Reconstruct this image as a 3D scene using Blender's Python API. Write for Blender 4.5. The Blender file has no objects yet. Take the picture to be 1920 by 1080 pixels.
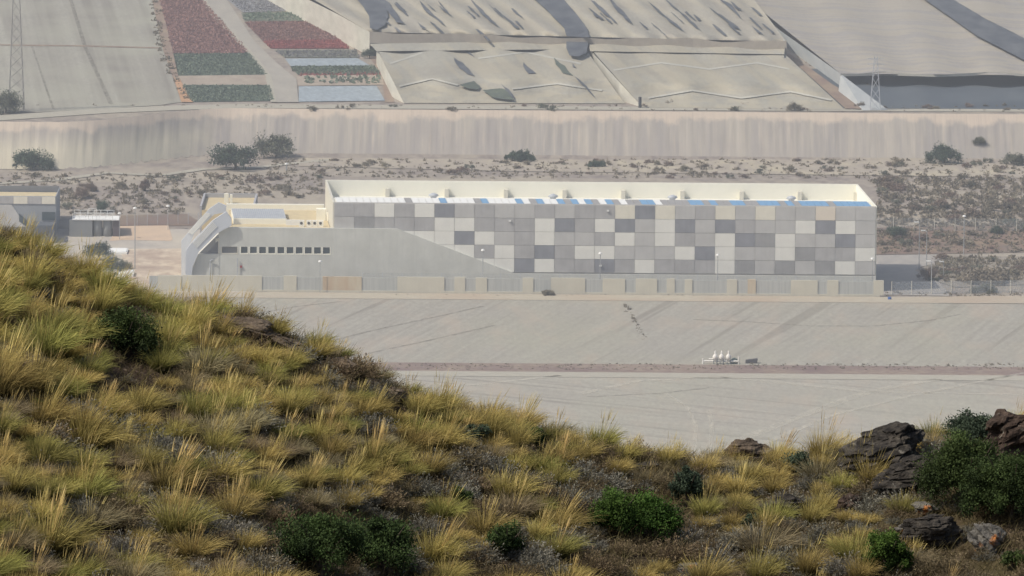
import bpy, bmesh, math, random
from mathutils import Vector, Matrix, noise, Euler
random.seed(11)
R = math.radians
sc = bpy.context.scene
COL = sc.collection

# ------------------------------------------------------------------ camera
FPX = 15100.0
PITCH = R(7.96); ROLL = R(0.45)
HC = 1500*math.tan(R(8.0))
cp, sp = math.cos(PITCH), math.sin(PITCH)
F = Vector((0, cp, -sp)); U0 = Vector((0, sp, cp)); R0 = Vector((1, 0, 0))
RV = R0*math.cos(ROLL) + U0*math.sin(ROLL)
UV = -R0*math.sin(ROLL) + U0*math.cos(ROLL)
CAM = Vector((0, 0, HC))
cam = bpy.data.cameras.new("camera"); co = bpy.data.objects.new("camera", cam); COL.objects.link(co)
M = Matrix.Identity(4)
for i in range(3):
    M[i][0] = RV[i]; M[i][1] = UV[i]; M[i][2] = -F[i]; M[i][3] = CAM[i]
co.matrix_world = M
cam.sensor_width = 36; cam.lens = FPX/1920*36
cam.clip_start = 1; cam.clip_end = 30000
sc.camera = co

def ray(px, py):
    return (F + RV*((px-960)/FPX) + UV*(-(py-540)/FPX))
def atY(px, py, Y):
    d = ray(px, py); t = Y/d.y
    return Vector((d.x*t, Y, HC + d.z*t))
def atZ(px, py, z):
    d = ray(px, py); t = (z-HC)/d.z
    return Vector((d.x*t, d.y*t, z))
def proj(p):
    v = Vector(p)-CAM; w = v.dot(F)
    return 960+FPX*v.dot(RV)/w, 540-FPX*v.dot(UV)/w

# ------------------------------------------------------------------ terrain
def sm(a, b, t):
    t = max(0., min(1., (t-a)/(b-a))); return t*t*(3-2*t)
ZT = 13.5
def Yb(x): return 1669 - 27*sm(58, 95, -x)
def T(x, Y):
    if Y < 1545: return 0.0
    yb = Yb(x); z = 5*sm(1560, 1612, Y)
    if Y > yb: z = 5 + (ZT-5)*min(1., (Y-yb)/11.)
    return z
def gnd(px, py):
    d = ray(px, py); prev = None; Y = 900.
    while Y < 2600:
        t = Y/d.y; x = d.x*t; z = HC+d.z*t
        if z <= T(x, Y): break
        Y += 2.
    lo, hi = Y-2., Y
    for _ in range(18):
        m = (lo+hi)/2; t = m/d.y
        if HC+d.z*t <= T(d.x*t, m): hi = m
        else: lo = m
    t = hi/d.y
    return Vector((d.x*t, hi, T(d.x*t, hi)))

# ------------------------------------------------------------------ materials
def lin(c):
    c = c/255.
    return c/12.92 if c <= .04045 else ((c+.055)/1.055)**2.4
def S(r, g, b, k=1.): return (lin(r)*k, lin(g)*k, lin(b)*k, 1)

class NT:
    def __init__(s, name, rough=.9, spec=.1):
        s.m = bpy.data.materials.new(name); s.m.use_nodes = True
        s.t = s.m.node_tree; s.n = s.t.nodes; s.l = s.t.links
        s.b = s.n["Principled BSDF"]; s.b.inputs["Roughness"].default_value = rough
        s.b.inputs["Specular IOR Level"].default_value = spec
    def node(s, typ, **kw):
        n = s.n.new(typ)
        for k, v in kw.items(): setattr(n, k, v)
        return n
    def coord(s, kind='world', scale=(1,1,1), rot=0):
        if kind == 'world':
            o = s.node('ShaderNodeNewGeometry').outputs['Position']
        else:
            o = s.node('ShaderNodeTexCoord').outputs['Object']
        if rot:
            r = s.node('ShaderNodeVectorRotate', rotation_type='Z_AXIS'); s.l.new(o, r.inputs['Vector'])
            r.inputs['Angle'].default_value = rot; o = r.outputs[0]
        v = s.node('ShaderNodeVectorMath', operation='MULTIPLY'); s.l.new(o, v.inputs[0])
        v.inputs[1].default_value = scale
        return v.outputs[0]
    def noise(s, vec, scale=1., detail=4., rough=.6, lo=.35, hi=.65):
        n = s.node('ShaderNodeTexNoise'); s.l.new(vec, n.inputs['Vector'])
        n.inputs['Scale'].default_value = scale; n.inputs['Detail'].default_value = detail
        n.inputs['Roughness'].default_value = rough
        m = s.node('ShaderNodeMapRange'); m.inputs['From Min'].default_value = lo; m.inputs['From Max'].default_value = hi
        s.l.new(n.outputs['Fac'], m.inputs['Value'])
        return m.outputs[0]
    def mix(s, fac, a, b, mode='MIX'):
        n = s.node('ShaderNodeMix', data_type='RGBA', blend_type=mode)
        if hasattr(fac, 'links') or not isinstance(fac, (int, float)): s.l.new(fac, n.inputs[0])
        else: n.inputs[0].default_value = fac
        for i, v in ((6, a), (7, b)):
            if isinstance(v, tuple): n.inputs[i].default_value = v
            else: s.l.new(v, n.inputs[i])
        return n.outputs[2]
    def scale(s, v, k):
        n = s.node('ShaderNodeMath', operation='MULTIPLY'); s.l.new(v, n.inputs[0]); n.inputs[1].default_value = k
        return n.outputs[0]
    def out(s, col):
        if isinstance(col, tuple): s.b.inputs['Base Color'].default_value = col
        else: s.l.new(col, s.b.inputs['Base Color'])
        return s.m
    def bump(s, h, strength=.3, dist=.1):
        n = s.node('ShaderNodeBump'); n.inputs['Strength'].default_value = strength; n.inputs['Distance'].default_value = dist
        s.l.new(h, n.inputs['Height']); s.l.new(n.outputs[0], s.b.inputs['Normal'])

def two(name, a, b, scale=1., vec=(1,1,1), rot=0, kind='world', detail=5, lo=.35, hi=.65, rough=.9, spec=.1, c=None, cscale=.1, bump=0, bd=.1):
    t = NT(name, rough, spec)
    v = t.coord(kind, vec, rot)
    f = t.noise(v, scale, detail, .6, lo, hi)
    col = t.mix(f, a, b)
    if c:
        v2 = t.coord(kind, (1,1,1), 0)
        f2 = t.noise(v2, cscale, 3, .5, .42, .66)
        col = t.mix(t.scale(f2, .75), col, c)
    if bump: t.bump(f, bump, bd)
    return t.out(col)

# ------------------------------------------------------------------ mesh builder
class MB:
    def __init__(s): s.v = []; s.f = []; s.m = []; s.c = None
    def add(s, vs, fs, mi=0):
        b = len(s.v); s.v += [tuple(v) for v in vs]
        for f in fs: s.f.append([b+i for i in f]); s.m.append(mi)
    def quad(s, a, b, c, d, mi=0): s.add([a, b, c, d], [(0,1,2,3)], mi)
    def box(s, x0, x1, y0, y1, z0, z1, mi=0, sk=0):
        # sk: x shift per metre of depth (skew, keeps with the building's depth axis)
        vs = []
        for z in (z0, z1):
            for y in (y0, y1):
                for x in (x0, x1):
                    vs.append((x+sk*(y-(s.sk0 if hasattr(s,'sk0') else y0)), y, z))
        s.add(vs, [(0,2,3,1),(4,5,7,6),(0,1,5,4),(2,6,7,3),(0,4,6,2),(1,3,7,5)], mi)
    def prism(s, poly, y0, y1, mi=0, sk=0, ref=None):
        # poly: list of (x,z) at y0
        ref = y0 if ref is None else ref
        n = len(poly)
        vs = [(x+sk*(y0-ref), y0, z) for x, z in poly] + [(x+sk*(y1-ref), y1, z) for x, z in poly]
        fs = [tuple(range(n)), tuple(range(2*n-1, n-1, -1))]
        for i in range(n):
            j = (i+1) % n; fs.append((i, i+n, j+n, j))
        s.add(vs, fs, mi)
    def tube(s, a, b, r0, r1=None, n=6, mi=0):
        r1 = r0 if r1 is None else r1
        a = Vector(a); b = Vector(b); d = (b-a).normalized()
        u = d.orthogonal().normalized(); w = d.cross(u)
        vs = []
        for p, r in ((a, r0), (b, r1)):
            for i in range(n):
                t = 2*math.pi*i/n; vs.append(p+u*(r*math.cos(t))+w*(r*math.sin(t)))
        fs = [(i, (i+1) % n, n+(i+1) % n, n+i) for i in range(n)] + [tuple(range(n-1, -1, -1)), tuple(range(n, 2*n))]
        s.add(vs, fs, mi)
    def lathe(s, c, prof, n=12, mi=0):
        c = Vector(c); vs = []
        for r, z in prof:
            for i in range(n):
                t = 2*math.pi*i/n; vs.append((c.x+r*math.cos(t), c.y+r*math.sin(t), c.z+z))
        fs = []
        for k in range(len(prof)-1):
            for i in range(n):
                j = (i+1) % n; fs.append((k*n+i, k*n+j, (k+1)*n+j, (k+1)*n+i))
        fs.append(tuple(range(n-1, -1, -1))); fs.append(tuple(range((len(prof)-1)*n, len(prof)*n)))
        s.add(vs, fs, mi)
    def mesh(s, name, mats, smooth=False, fix=False):
        me = bpy.data.meshes.new(name); me.from_pydata(s.v, [], s.f)
        for m in (mats if isinstance(mats, (list, tuple)) else [mats]): me.materials.append(m)
        me.polygons.foreach_set('material_index', s.m)
        if smooth: me.polygons.foreach_set('use_smooth', [True]*len(s.f))
        me.update()
        if fix:
            bm = bmesh.new(); bm.from_mesh(me); bmesh.ops.recalc_face_normals(bm, faces=bm.faces); bm.to_mesh(me); bm.free()
        return me
    def build(s, name, mats, parent=None, smooth=False, fix=True, off=None):
        me = s.mesh(name, mats, smooth, fix)
        o = bpy.data.objects.new(name, me); COL.objects.link(o)
        if parent: parent_to(o, parent)
        return o
def parent_to(o, p):
    o.parent = p
    # meshes are written in world coordinates: cancel the parent's own location chain
    loc = Vector((0,0,0)); q = p
    while q: loc += q.location; q = q.parent
    o.location = -loc if o.type == 'MESH' else o.location-loc
def tag(o, label, cat, group=None, kind=None):
    o['label'] = label; o['category'] = cat
    if group: o['group'] = group
    if kind: o['kind'] = kind
    return o
def empty(name, loc, label, cat, group=None, rz=0):
    o = bpy.data.objects.new(name, None); COL.objects.link(o); o.location = loc; o.rotation_euler.z = rz
    o.empty_display_size = .3
    return tag(o, label, cat, group)
def struct(o): o['kind'] = 'structure'; return o
def recentre(o, p):
    # move origin of a world-coordinate mesh to p
    p = Vector(p); o.data.transform(Matrix.Translation(-p)); o.location = p; return o
def dup(o, loc, rz=0, sc_=1., parent=None):
    c = o.copy(); COL.objects.link(c)
    if parent is not None: c.parent = parent
    else:
        c.location = loc; c.rotation_euler = (0, 0, rz); c.scale = (sc_,)*3 if not isinstance(sc_, tuple) else sc_
    for ch in o.children: dup(ch, None, parent=c)
    return c

# ------------------------------------------------------------------ ground
XS = sorted(set(list(range(-100, -54)) + [-6000,-3000,-1500,-800,-400,-250,-180] + list(range(-140, 141, 5)) + [180,250,400,800,1500,3000,6000]))
YS = sorted(set([380,600,800,1000,1150,1250,1350,1450,1500,1545] + list(range(1550, 1630, 5)) + list(range(1630, 1700, 2)) + [1720,1750,1800,1900,2000,2200,2600,3200,4500,7000,12000]))
m_scrub = two('stony_soil', S(166,156,144), S(136,126,120), .45, (1,.5,1), detail=9, c=S(178,168,150), cscale=.06, bump=.4, bd=.3)
g = MB()
for Y in YS:
    for x in XS: g.v.append((x, Y, T(x, Y)))
nx = len(XS)
for j in range(len(YS)-1):
    for i in range(nx-1):
        g.f.append([j*nx+i, j*nx+i+1, (j+1)*nx+i+1, (j+1)*nx+i]); g.m.append(0)
struct(g.build('ground', m_scrub, smooth=True, fix=False))

def sheet(name, pts, mat, off=.06, world=False, zf=None):
    P = [Vector(p) if world else gnd(*p) for p in pts]
    bm = bmesh.new()
    Q = []
    for i in range(len(P)):
        Q.append(bm.verts.new((P[i].x, P[i].y, 0)))
    bm.faces.new(Q)
    bmesh.ops.triangulate(bm, faces=bm.faces[:])
    xs = [p.x for p in P]; ys = [p.y for p in P]
    for x in XS:
        if min(xs) < x < max(xs):
            bmesh.ops.bisect_plane(bm, geom=bm.verts[:]+bm.edges[:]+bm.faces[:], plane_co=(x,0,0), plane_no=(1,0,0))
    for y in YS:
        if min(ys) < y < max(ys):
            bmesh.ops.bisect_plane(bm, geom=bm.verts[:]+bm.edges[:]+bm.faces[:], plane_co=(0,y,0), plane_no=(0,1,0))
    for v in bm.verts: v.co.z = T(v.co.x, v.co.y)+off
    bmesh.ops.recalc_face_normals(bm, faces=bm.faces)
    if bm.faces and sum(f.normal.z for f in bm.faces) < 0: bmesh.ops.reverse_faces(bm, faces=bm.faces)
    me = bpy.data.meshes.new(name); bm.to_mesh(me); bm.free(); me.materials.append(mat)
    o = bpy.data.objects.new(name, me); COL.objects.link(o)
    return struct(o)

# near bare fields
def field_mat(name, a, b, ang, c, fine=.9):
    t = NT(name, .95, .05)
    v = t.coord('world', (fine, .03, 1), ang)
    f = t.noise(v, 1., 5, .62, .3, .7)
    col = t.mix(f, a, b)
    v1 = t.coord('world', (.35, .008, 1), ang+.02)
    fl = t.noise(v1, 1., 2, .5, .60, .66)
    col = t.mix(t.scale(fl, .5), col, S(126,119,110))
    v2 = t.coord('world', (.03, .012, 1), 0)
    f2 = t.noise(v2, 1., 4, .6, .4, .65)
    col = t.mix(t.scale(f2, .6), col, c)
    v3 = t.coord('world', (1, .3, 1), 0)
    f3 = t.noise(v3, 1.1, 7, .75, .42, .62)
    col = t.mix(t.scale(f3, .36), col, S(134,127,118))
    f4 = t.noise(v3, .12, 4, .6, .5, .68)
    col = t.mix(t.scale(f4, .4), col, S(184,168,150))
    return t.out(col)
m_f1 = field_mat('ploughed_soil', S(176,172,160), S(157,152,142), R(14), S(172,169,150))
m_f2 = field_mat('bare_soil', S(180,175,162), S(164,159,148), R(-60), S(172,170,153), .4)
XL, XR = -260, 300
def yl(px, py): return gnd(px, py).y
ya, yb_, yc, yd = yl(960, 553), yl(960, 563), yl(960, 685), yl(960, 696)
sheet('field', [(XL, yd-2, 0), (XR, yd-2, 0), (XR, 700, 0), (XL, 700, 0)], m_f2, .05, True)
sheet('field', [(XL, yb_, 0), (XR, yb_, 0), (XR, yc, 0), (XL, yc, 0)], m_f1, .05, True)
m_track = two('dusty_track', S(190,182,164), S(174,164,146), .5, (1,3,1), c=S(180,162,142), cscale=.05, detail=6)
sheet('dirt_track', [(-120, ya+.5, 0), (72, ya+.5, 0), (130, ya+9, 0), (XR, ya+18, 0), (XR, yb_+4, 0), (72, yb_, 0), (-120, yb_, 0)], m_track, .09, True)
m_weedstrip = two('dry_weeds_ground', S(134,114,106), S(160,146,130), .6, (1,1.5,1), c=S(118,98,98), cscale=.08, detail=8)
sheet('weed_strip', [(XL, yc+1, 0), (XR, yc+3, 0), (XR, yd-1, 0), (XL, yd-1, 0)], m_weedstrip, .09, True)
m_pale = two('pale_soil_edge', S(182,177,162), S(168,162,148), .5, (1,4,1), detail=5)
sheet('field_edge', [(XL, yd-1, 0), (XR, yd-1, 0), (XR, yd-8, 0), (XL, yd-6, 0)], m_pale, .1, True)

def ribbon(name, pts, w, mat, off=.1, zf=T):
    P = []
    for a, b in zip(pts[:-1], pts[1:]):
        A, B = gnd(*a), gnd(*b)
        n = max(2, int((B-A).length/4))
        for k in range(n): P.append(A.lerp(B, k/n))
    P.append(gnd(*pts[-1]))
    m = MB(); n = len(P)
    for i, p in enumerate(P):
        d = (P[min(i+1, n-1)]-P[max(i-1, 0)]); d.z = 0; d.normalize(); s = Vector((-d.y, d.x, 0))
        ww = w*(1+.3*noise.noise(p*.3))
        for k in (-1, 1):
            q = p+s*ww*.5*k; m.v.append((q.x, q.y, zf(q.x, q.y)+off))
    for i in range(n-1): m.f.append([2*i, 2*i+1, 2*i+3, 2*i+2]); m.m.append(0)
    return struct(m.build(name, mat, fix=False))
def soft_mat(name, col, amt=.5, sc_=1.):
    t = NT(name, .95, .05); t.out(col)
    v = t.coord('world', (sc_, sc_*.3, 1)); f = t.noise(v, 1., 5, .6, .3, .7)
    tr = t.node('ShaderNodeBsdfTransparent'); mx = t.node('ShaderNodeMixShader')
    t.l.new(t.scale(f, amt), mx.inputs[0]); t.l.new(tr.outputs[0], mx.inputs[1]); t.l.new(t.b.outputs[0], mx.inputs[2])
    t.l.new(mx.outputs[0], t.n['Material Output'].inputs[0])
    return t.m
m_tyre = soft_mat('compacted_tyre_track', S(214,208,192), .62, .6)
m_tyre_d = soft_mat('dark_rut', S(126,118,108), .5, 1.2)
for pts, w in (([(1270,900),(1300,860),(1306,800),(1290,765),(1262,745),(1245,738)], .7),
               ([(1316,900),(1330,860),(1336,800),(1330,770)], .7),
               ([(1340,900),(1380,830),(1480,790),(1600,745),(1680,725),(1760,712)], 2.2),
               ([(1380,900),(1440,830),(1560,780),(1700,745),(1920,700)], 1.2),
               ([(1085,740),(1200,715),(1350,708),(1500,722),(1620,735),(1760,738),(1990,742)], 1.6),
               ([(760,730),(900,722),(1050,705)], 1.2)):
    ribbon('tyre_track', pts, w, m_tyre, .1)
ribbon('tyre_track', [(1100,745),(1240,738),(1330,728)], .8, m_tyre_d, .11)
for pts in ([(560,655),(700,620),(840,590),(905,575)], [(650,672),(800,640),(930,610)],
            [(1300,600),(1400,604),(1520,612),(1640,612),(1740,602),(1800,590)],
            [(470,590),(560,575),(640,566)]):
    ribbon('furrow', pts, .8, m_tyre_d, .1)

# embankment facing
def bank_mat():
    t = NT('eroded_bank', .95, .05)
    v = t.coord('world', (.55, .02, .04)); f = t.noise(v, 1., 4, .6, .35, .65)
    col = t.mix(f, S(160,154,148), S(178,170,158))
    v = t.coord('world', (1.6, .05, .08)); f = t.noise(v, 1., 3, .6, .55, .75)
    col = t.mix(t.scale(f, .5), col, S(206,192,172))
    v = t.coord('world', (.07, .05, .1)); f = t.noise(v, 1., 4, .6, .45, .7)
    col = t.mix(t.scale(f, .55), col, S(158,150,146))
    # paler sandy top lip
    ge = t.node('ShaderNodeNewGeometry'); se = t.node('ShaderNodeSeparateXYZ'); t.l.new(ge.outputs['Position'], se.inputs[0])
    v = t.coord('world', (.18, .1, .0)); nf = t.noise(v, 1., 5, .65, .0, 1.)
    ad = t.node('ShaderNodeMath', operation='MULTIPLY_ADD'); t.l.new(nf, ad.inputs[0]); ad.inputs[1].default_value = -6; t.l.new(se.outputs['Z'], ad.inputs[2])
    mr = t.node('ShaderNodeMapRange'); t.l.new(ad.outputs[0], mr.inputs[0]); mr.inputs['From Min'].default_value = 8.6; mr.inputs['From Max'].default_value = 9.6
    col = t.mix(t.scale(mr.outputs[0], .85), col, S(206,190,172))
    vx = t.coord('world', (.05, .09, .22)); nz = t.noise(vx, 1., 4, .6, 0., 1.)
    ax = t.node('ShaderNodeMath', operation='MULTIPLY_ADD'); t.l.new(nz, ax.inputs[0]); ax.inputs[1].default_value = 26; t.l.new(se.outputs['X'], ax.inputs[2])
    mx = t.node('ShaderNodeMapRange'); t.l.new(ax.outputs[0], mx.inputs[0]); mx.inputs['From Min'].default_value = -47; mx.inputs['From Max'].default_value = -58
    zl = t.node('ShaderNodeMapRange'); t.l.new(se.outputs['Z'], zl.inputs[0]); zl.inputs['From Min'].default_value = 12.; zl.inputs['From Max'].default_value = 8.5
    mm = t.node('ShaderNodeMath', operation='MULTIPLY'); t.l.new(mx.outputs[0], mm.inputs[0]); t.l.new(zl.outputs[0], mm.inputs[1])
    col = t.mix(t.scale(mm.outputs[0], .8), col, S(204,196,174))
    v = t.coord('world', (3.2, .05, .1)); f = t.noise(v, 1., 3, .6, .5, .8)
    col = t.mix(t.scale(f, .35), col, S(142,134,130))
    return t.out(col)
m_bank = bank_mat()
bk = MB(); n = 0
xs = [x*.5 for x in range(-260, 261)]
rows = 10
for k in range(rows+1):
    for x in xs:
        f = k/rows
        Y = Yb(x)+f*11.; b = (noise.noise(Vector((x*.35, f*1.5, 0)))*.3+noise.noise(Vector((x*1.9, f*.8, 7)))*.32)*math.sin(f*math.pi)**.5
        bk.v.append((x, Y-.25-b, 5+(ZT-5)*f+.1))
for k in range(rows):
    for i in range(len(xs)-1):
        a = k*len(xs)+i; bk.f.append([a, a+1, a+1+len(xs), a+len(xs)]); bk.m.append(0)
struct(bk.build('embankment', m_bank, smooth=True, fix=False))
m_sand = two('pale_sand', S(206,196,174), S(190,178,158), .3, (1,.6,1), c=S(214,206,186), cscale=.05)
sheet('service_path', [(-120,212),(0,217),(200,204),(340,198),(460,196),(960,199),(1500,204),(2050,206),(2050,211),(1500,209),(960,206),(460,204),(340,207),(200,213),(0,227),(-120,224)], m_pale, .12)
# sandy belt between embankment foot and scrub
m_belt = two('sandy_scrub_ground', S(188,178,156), S(160,150,140), .35, (1,.35,1), c=S(168,158,146), cscale=.07, detail=8, bump=.3)
sheet('sandy_ground', [(560,297),(960,300),(1500,300),(2060,308),(2060,338),(1800,332),(1500,328),(960,322),(560,312)], m_belt, .12)
ribbon('path', [(-80,352),(0,345),(110,338),(200,325),(300,330),(380,318),(470,316),(560,306),(620,300)], 2.6, m_pale, .14)
# right hand side: weeds, road
m_red = two('red_brown_weeds', S(132,108,98), S(126,114,104), .25, (1,.5,1), c=S(148,130,108), cscale=.12, detail=8)
sheet('weedy_ground', [(1580,418),(1640,428),(1740,424),(1900,425),(2080,428),(2080,476),(1920,474),(1640,478),(1560,474)], m_red, .1)
m_road = two('worn_asphalt', S(172,166,158), S(160,155,150), .5, (1,.5,1), detail=6)
sheet('road', [(1500,478),(1640,479),(1760,478),(1775,490),(1730,500),(1715,508),(1760,530),(1785,556),(1640,553),(1500,548)], m_road, .1)
m_dk = two('dark_scrub_ground', S(138,132,120), S(160,150,138), .5, (1,.5,1), detail=8)
sheet('weedy_ground', [(1745,480),(2080,484),(2080,528),(1790,540),(1762,530),(1722,508),(1735,500),(1775,490)], m_dk, .12)
# left yard
m_yard = two('concrete_yard', S(186,178,168), S(170,164,156), .4, (1,.5,1), c=S(200,190,172), cscale=.08, detail=6)
sheet('yard', [(60,442),(110,430),(330,430),(620,436),(620,545),(280,552),(120,560),(-60,560),(-60,450)], m_yard, .08)
m_pink = two('pink_sandy_pad', S(208,184,158), S(198,176,154), .4, detail=5)
sheet('sandy_pad', [(222,425),(316,424),(324,450),(320,453),(232,451),(205,453)], m_pink, .14)
m_rub = two('rubble_ground', S(214,200,178), S(184,166,148), .5, (1,.4,1), detail=9, c=S(166,146,132), cscale=.15)
sheet('rubble_ground', [(225,468),(340,467),(345,520),(340,545),(250,548),(240,520)], m_rub, .13)
sheet('weedy_ground', [(222,405),(350,402),(372,415),(365,424),(222,424)], m_red, .1)

# upper fields
def rows_mat(name, a, b, ang, sx=.8, sy=.02, c=None, lo=.3, hi=.7):
    t = NT(name, .95, .05)
    v = t.coord('world', (sx, sy, 1), ang); f = t.noise(v, 1., 3, .6, lo, hi)
    col = t.mix(f, a, b)
    v = t.coord('world', (1.3, .3, 1), ang); f = t.noise(v, 1., 6, .75, .4, .62)
    col = t.mix(t.scale(f, .6), col, tuple(x*.62 for x in a[:3])+(1,))
    if c:
        v = t.coord('world', (.05, .03, 1)); f = t.noise(v, 1., 3, .5, .4, .65); col = t.mix(t.scale(f, .6), col, c)
    return t.out(col)
A1 = R(-8)
m_plo = rows_mat('pale_furrows', S(176,172,160), S(142,136,126), R(-5), .45, .004, S(172,170,154))
m_redc = rows_mat('red_crop', S(128,94,92), S(112,84,86), A1, .8, .05)
m_redb = rows_mat('bright_red_crop', S(150,84,82), S(116,74,74), A1, 1.0, .1)
m_grn = rows_mat('green_crop', S(98,110,98), S(82,98,88), A1, 1.2, .2)
m_gry = rows_mat('grey_green_crop', S(136,138,122), S(120,122,110), A1, 1.0, .2)
m_blu = rows_mat('blue_grey_crop', S(142,142,148), S(160,160,158), A1, .7, .1)
m_pla = rows_mat('pale_plastic_cover', S(176,186,192), S(150,160,166), A1, 1.2, .3)
m_soil = two('dry_soil', S(176,164,148), S(160,146,132), .4, (1,.4,1), detail=6)
m_brn = two('brown_weeds', S(136,116,106), S(160,142,122), .3, (1,.3,1), detail=7)
m_org = two('orange_soil', S(196,156,120), S(180,144,114), .4, detail=4)
m_rd2 = two('pale_farm_road', S(176,170,158), S(164,158,148), .3, (1,.3,1), detail=5)
sheet('furrowed_field', [(-140,-60),(262,-60),(285,0),(305,92),(318,130),(340,192),(300,198),(200,204),(100,210),(-140,216)], m_plo, .1)
ribbon('weed_strip', [(-60,84),(40,86),(150,87),(300,91)], 2.4, m_brn, .16)
ribbon('furrow', [(120,-40),(160,90),(208,196)], .9, m_tyre_d, .15)
ribbon('furrow', [(60,88),(100,205)], .5, m_tyre_d, .15)
sheet('weedy_verge', [(262,-60),(288,-60),(300,0),(325,100),(336,145),(360,193),(342,193),(318,130),(305,92),(285,0)], m_brn, .14)
sheet('soil_patch', [(326,148),(336,148),(362,193),(340,193)], m_org, .2)
sheet('crop_field', [(288,-60),(350,-60),(376,0),(400,35),(467,100),(325,101),(300,0)], m_redc, .14)
sheet('crop_field', [(325,102),(468,101),(500,141),(334,143)], m_grn, .14)
sheet('soil_patch', [(334,143),(500,141),(508,160),(341,160)], m_soil, .12)
sheet('crop_field', [(341,160),(506,161),(513,190),(358,192)], m_grn, .14)
sheet('farm_road', [(355,-60),(395,-60),(425,0),(455,45),(478,80),(520,120),(556,150),(560,193),(513,193),(507,150),(467,98),(400,32),(380,0)], m_rd2, .18)
ribbon('road_edge', [(350,-50),(380,0),(400,30),(467,98),(503,143),(513,193)], 1.3, m_pale, .22)
sheet('crop_field', [(395,-60),(520,-60),(545,-5),(570,20),(455,24),(425,0)], m_blu, .14)
sheet('crop_field', [(452,25),(572,22),(582,40),(458,40)], m_gry, .15)
sheet('crop_field', [(458,42),(600,41),(640,76),(493,78)], m_redc, .15)
sheet('crop_field', [(493,78),(637,76),(655,92),(508,92)], m_redb, .16)
sheet('crop_field', [(515,95),(668,94),(674,109),(534,109)], m_gry, .15)
sheet('plastic_cover', [(534,111),(670,110),(694,124),(545,125)], m_pla, .16)
sheet('crop_field', [(545,126),(700,125),(714,140),(558,141)], m_grn, .16)
sheet('soil_patch', [(556,142),(716,141),(720,160),(558,162)], m_soil, .13)
sheet('plastic_cover', [(560,163),(706,162),(722,190),(560,192)], m_pla, .16)
sheet('soil_patch', [(655,60),(700,95),(720,130),(740,193),(722,193),(716,141),(694,110),(668,94),(600,40),(570,20),(555,5),(575,5)], m_brn, .1)
m_dkf = two('dark_grey_field', S(84,91,99), S(98,104,109), .08, (1,.12,1), detail=8, c=S(76,84,93), cscale=.03)  # dark blue-grey, mottled over the whole sheet
sheet('dark_field', [(1500,130),(2100,128),(2100,207),(1500,203)], m_dkf, .12)

# ------------------------------------------------------------------ shade-net greenhouses
def net_mat(name, a, b, ang, c, sx=.5):
    t = NT(name, .95, .05)
    v = t.coord('world', (sx, .012, 1), ang); f = t.noise(v, 1., 3, .6, .3, .7)
    col = t.mix(f, a, b)
    v = t.coord('world', (.04, .012, 1), ang); f = t.noise(v, 1., 3, .6, .4, .6); col = t.mix(t.scale(f, .6), col, c)
    v = t.coord('world', (.01, .06, 1), ang-.5); f = t.noise(v, 1., 3, .6, .5, .7); col = t.mix(t.scale(f, .4), col, S(150,142,130))
    v = t.coord('world', (1.2, .25, 1), 0); f = t.noise(v, 1., 7, .75, .42, .62); col = t.mix(t.scale(f, .3), col, S(136,130,122))
    v = t.coord('world', (.22, .006, 1), ang); f = t.noise(v, 1., 1, .4, .47, .53); col = t.mix(t.scale(f, .35), col, S(188,178,154))  # beige bands in the colour stand in for lit ridge sides
    return t.out(col)
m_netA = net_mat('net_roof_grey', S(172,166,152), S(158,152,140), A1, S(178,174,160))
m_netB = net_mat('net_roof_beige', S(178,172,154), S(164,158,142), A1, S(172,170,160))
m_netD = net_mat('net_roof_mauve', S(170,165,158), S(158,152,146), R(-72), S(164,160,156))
m_white = two('white_netting', S(214,210,196), S(196,192,178), .5, (1,.2,1), detail=3)
m_netw = two('grey_white_netting', S(184,186,184), S(172,176,176), .5, (1,.2,1), detail=3)
m_tear = two('torn_net_shadow', S(82,86,94), S(106,109,113), .3, (1,.3,1), detail=4)  # dark sheets on the roof, painted as shaded ground seen through the rips
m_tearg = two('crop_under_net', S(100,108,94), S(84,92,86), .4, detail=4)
m_seam = two('pale_seam', S(190,187,175), S(183,180,168), .5, detail=2)
m_postd = two('dark_post', S(70,72,76), S(88,88,90), 1., detail=2)

def patch(corn, zf, nu, nv, name, mat, parent=None, smooth=True):
    a, b, c, d = [Vector(p+(0,)) for p in corn]  # back-left, back-right, front-right, front-left
    m = MB()
    for j in range(nv+1):
        v = j/nv  # 0 back 1 front
        for i in range(nu+1):
            u = i/nu
            p = (a.lerp(b, u)).lerp(d.lerp(c, u), v)
            q = atZ(p.x, p.y, zf(u, v)); m.v.append(tuple(q))
    for j in range(nv):
        for i in range(nu):
            k = j*(nu+1)+i; m.f.append([k, k+nu+1, k+nu+2, k+1]); m.m.append(0)
    return m.build(name, mat, parent, smooth, fix=False)
def inv(corn, px, py):
    a, b, c, d = corn; u = v = .5
    for _ in range(30):
        tx = a[0]+(b[0]-a[0])*u; ty = a[1]+(b[1]-a[1])*u; bx = d[0]+(c[0]-d[0])*u; by = d[1]+(c[1]-d[1])*u
        v = (py-ty)/max(1e-6, by-ty) if abs(by-ty) > 1e-6 else v
        lx = a[0]+(d[0]-a[0])*v; rx = b[0]+(c[0]-b[0])*v
        u = (px-lx)/(rx-lx)
    return u, v
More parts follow.
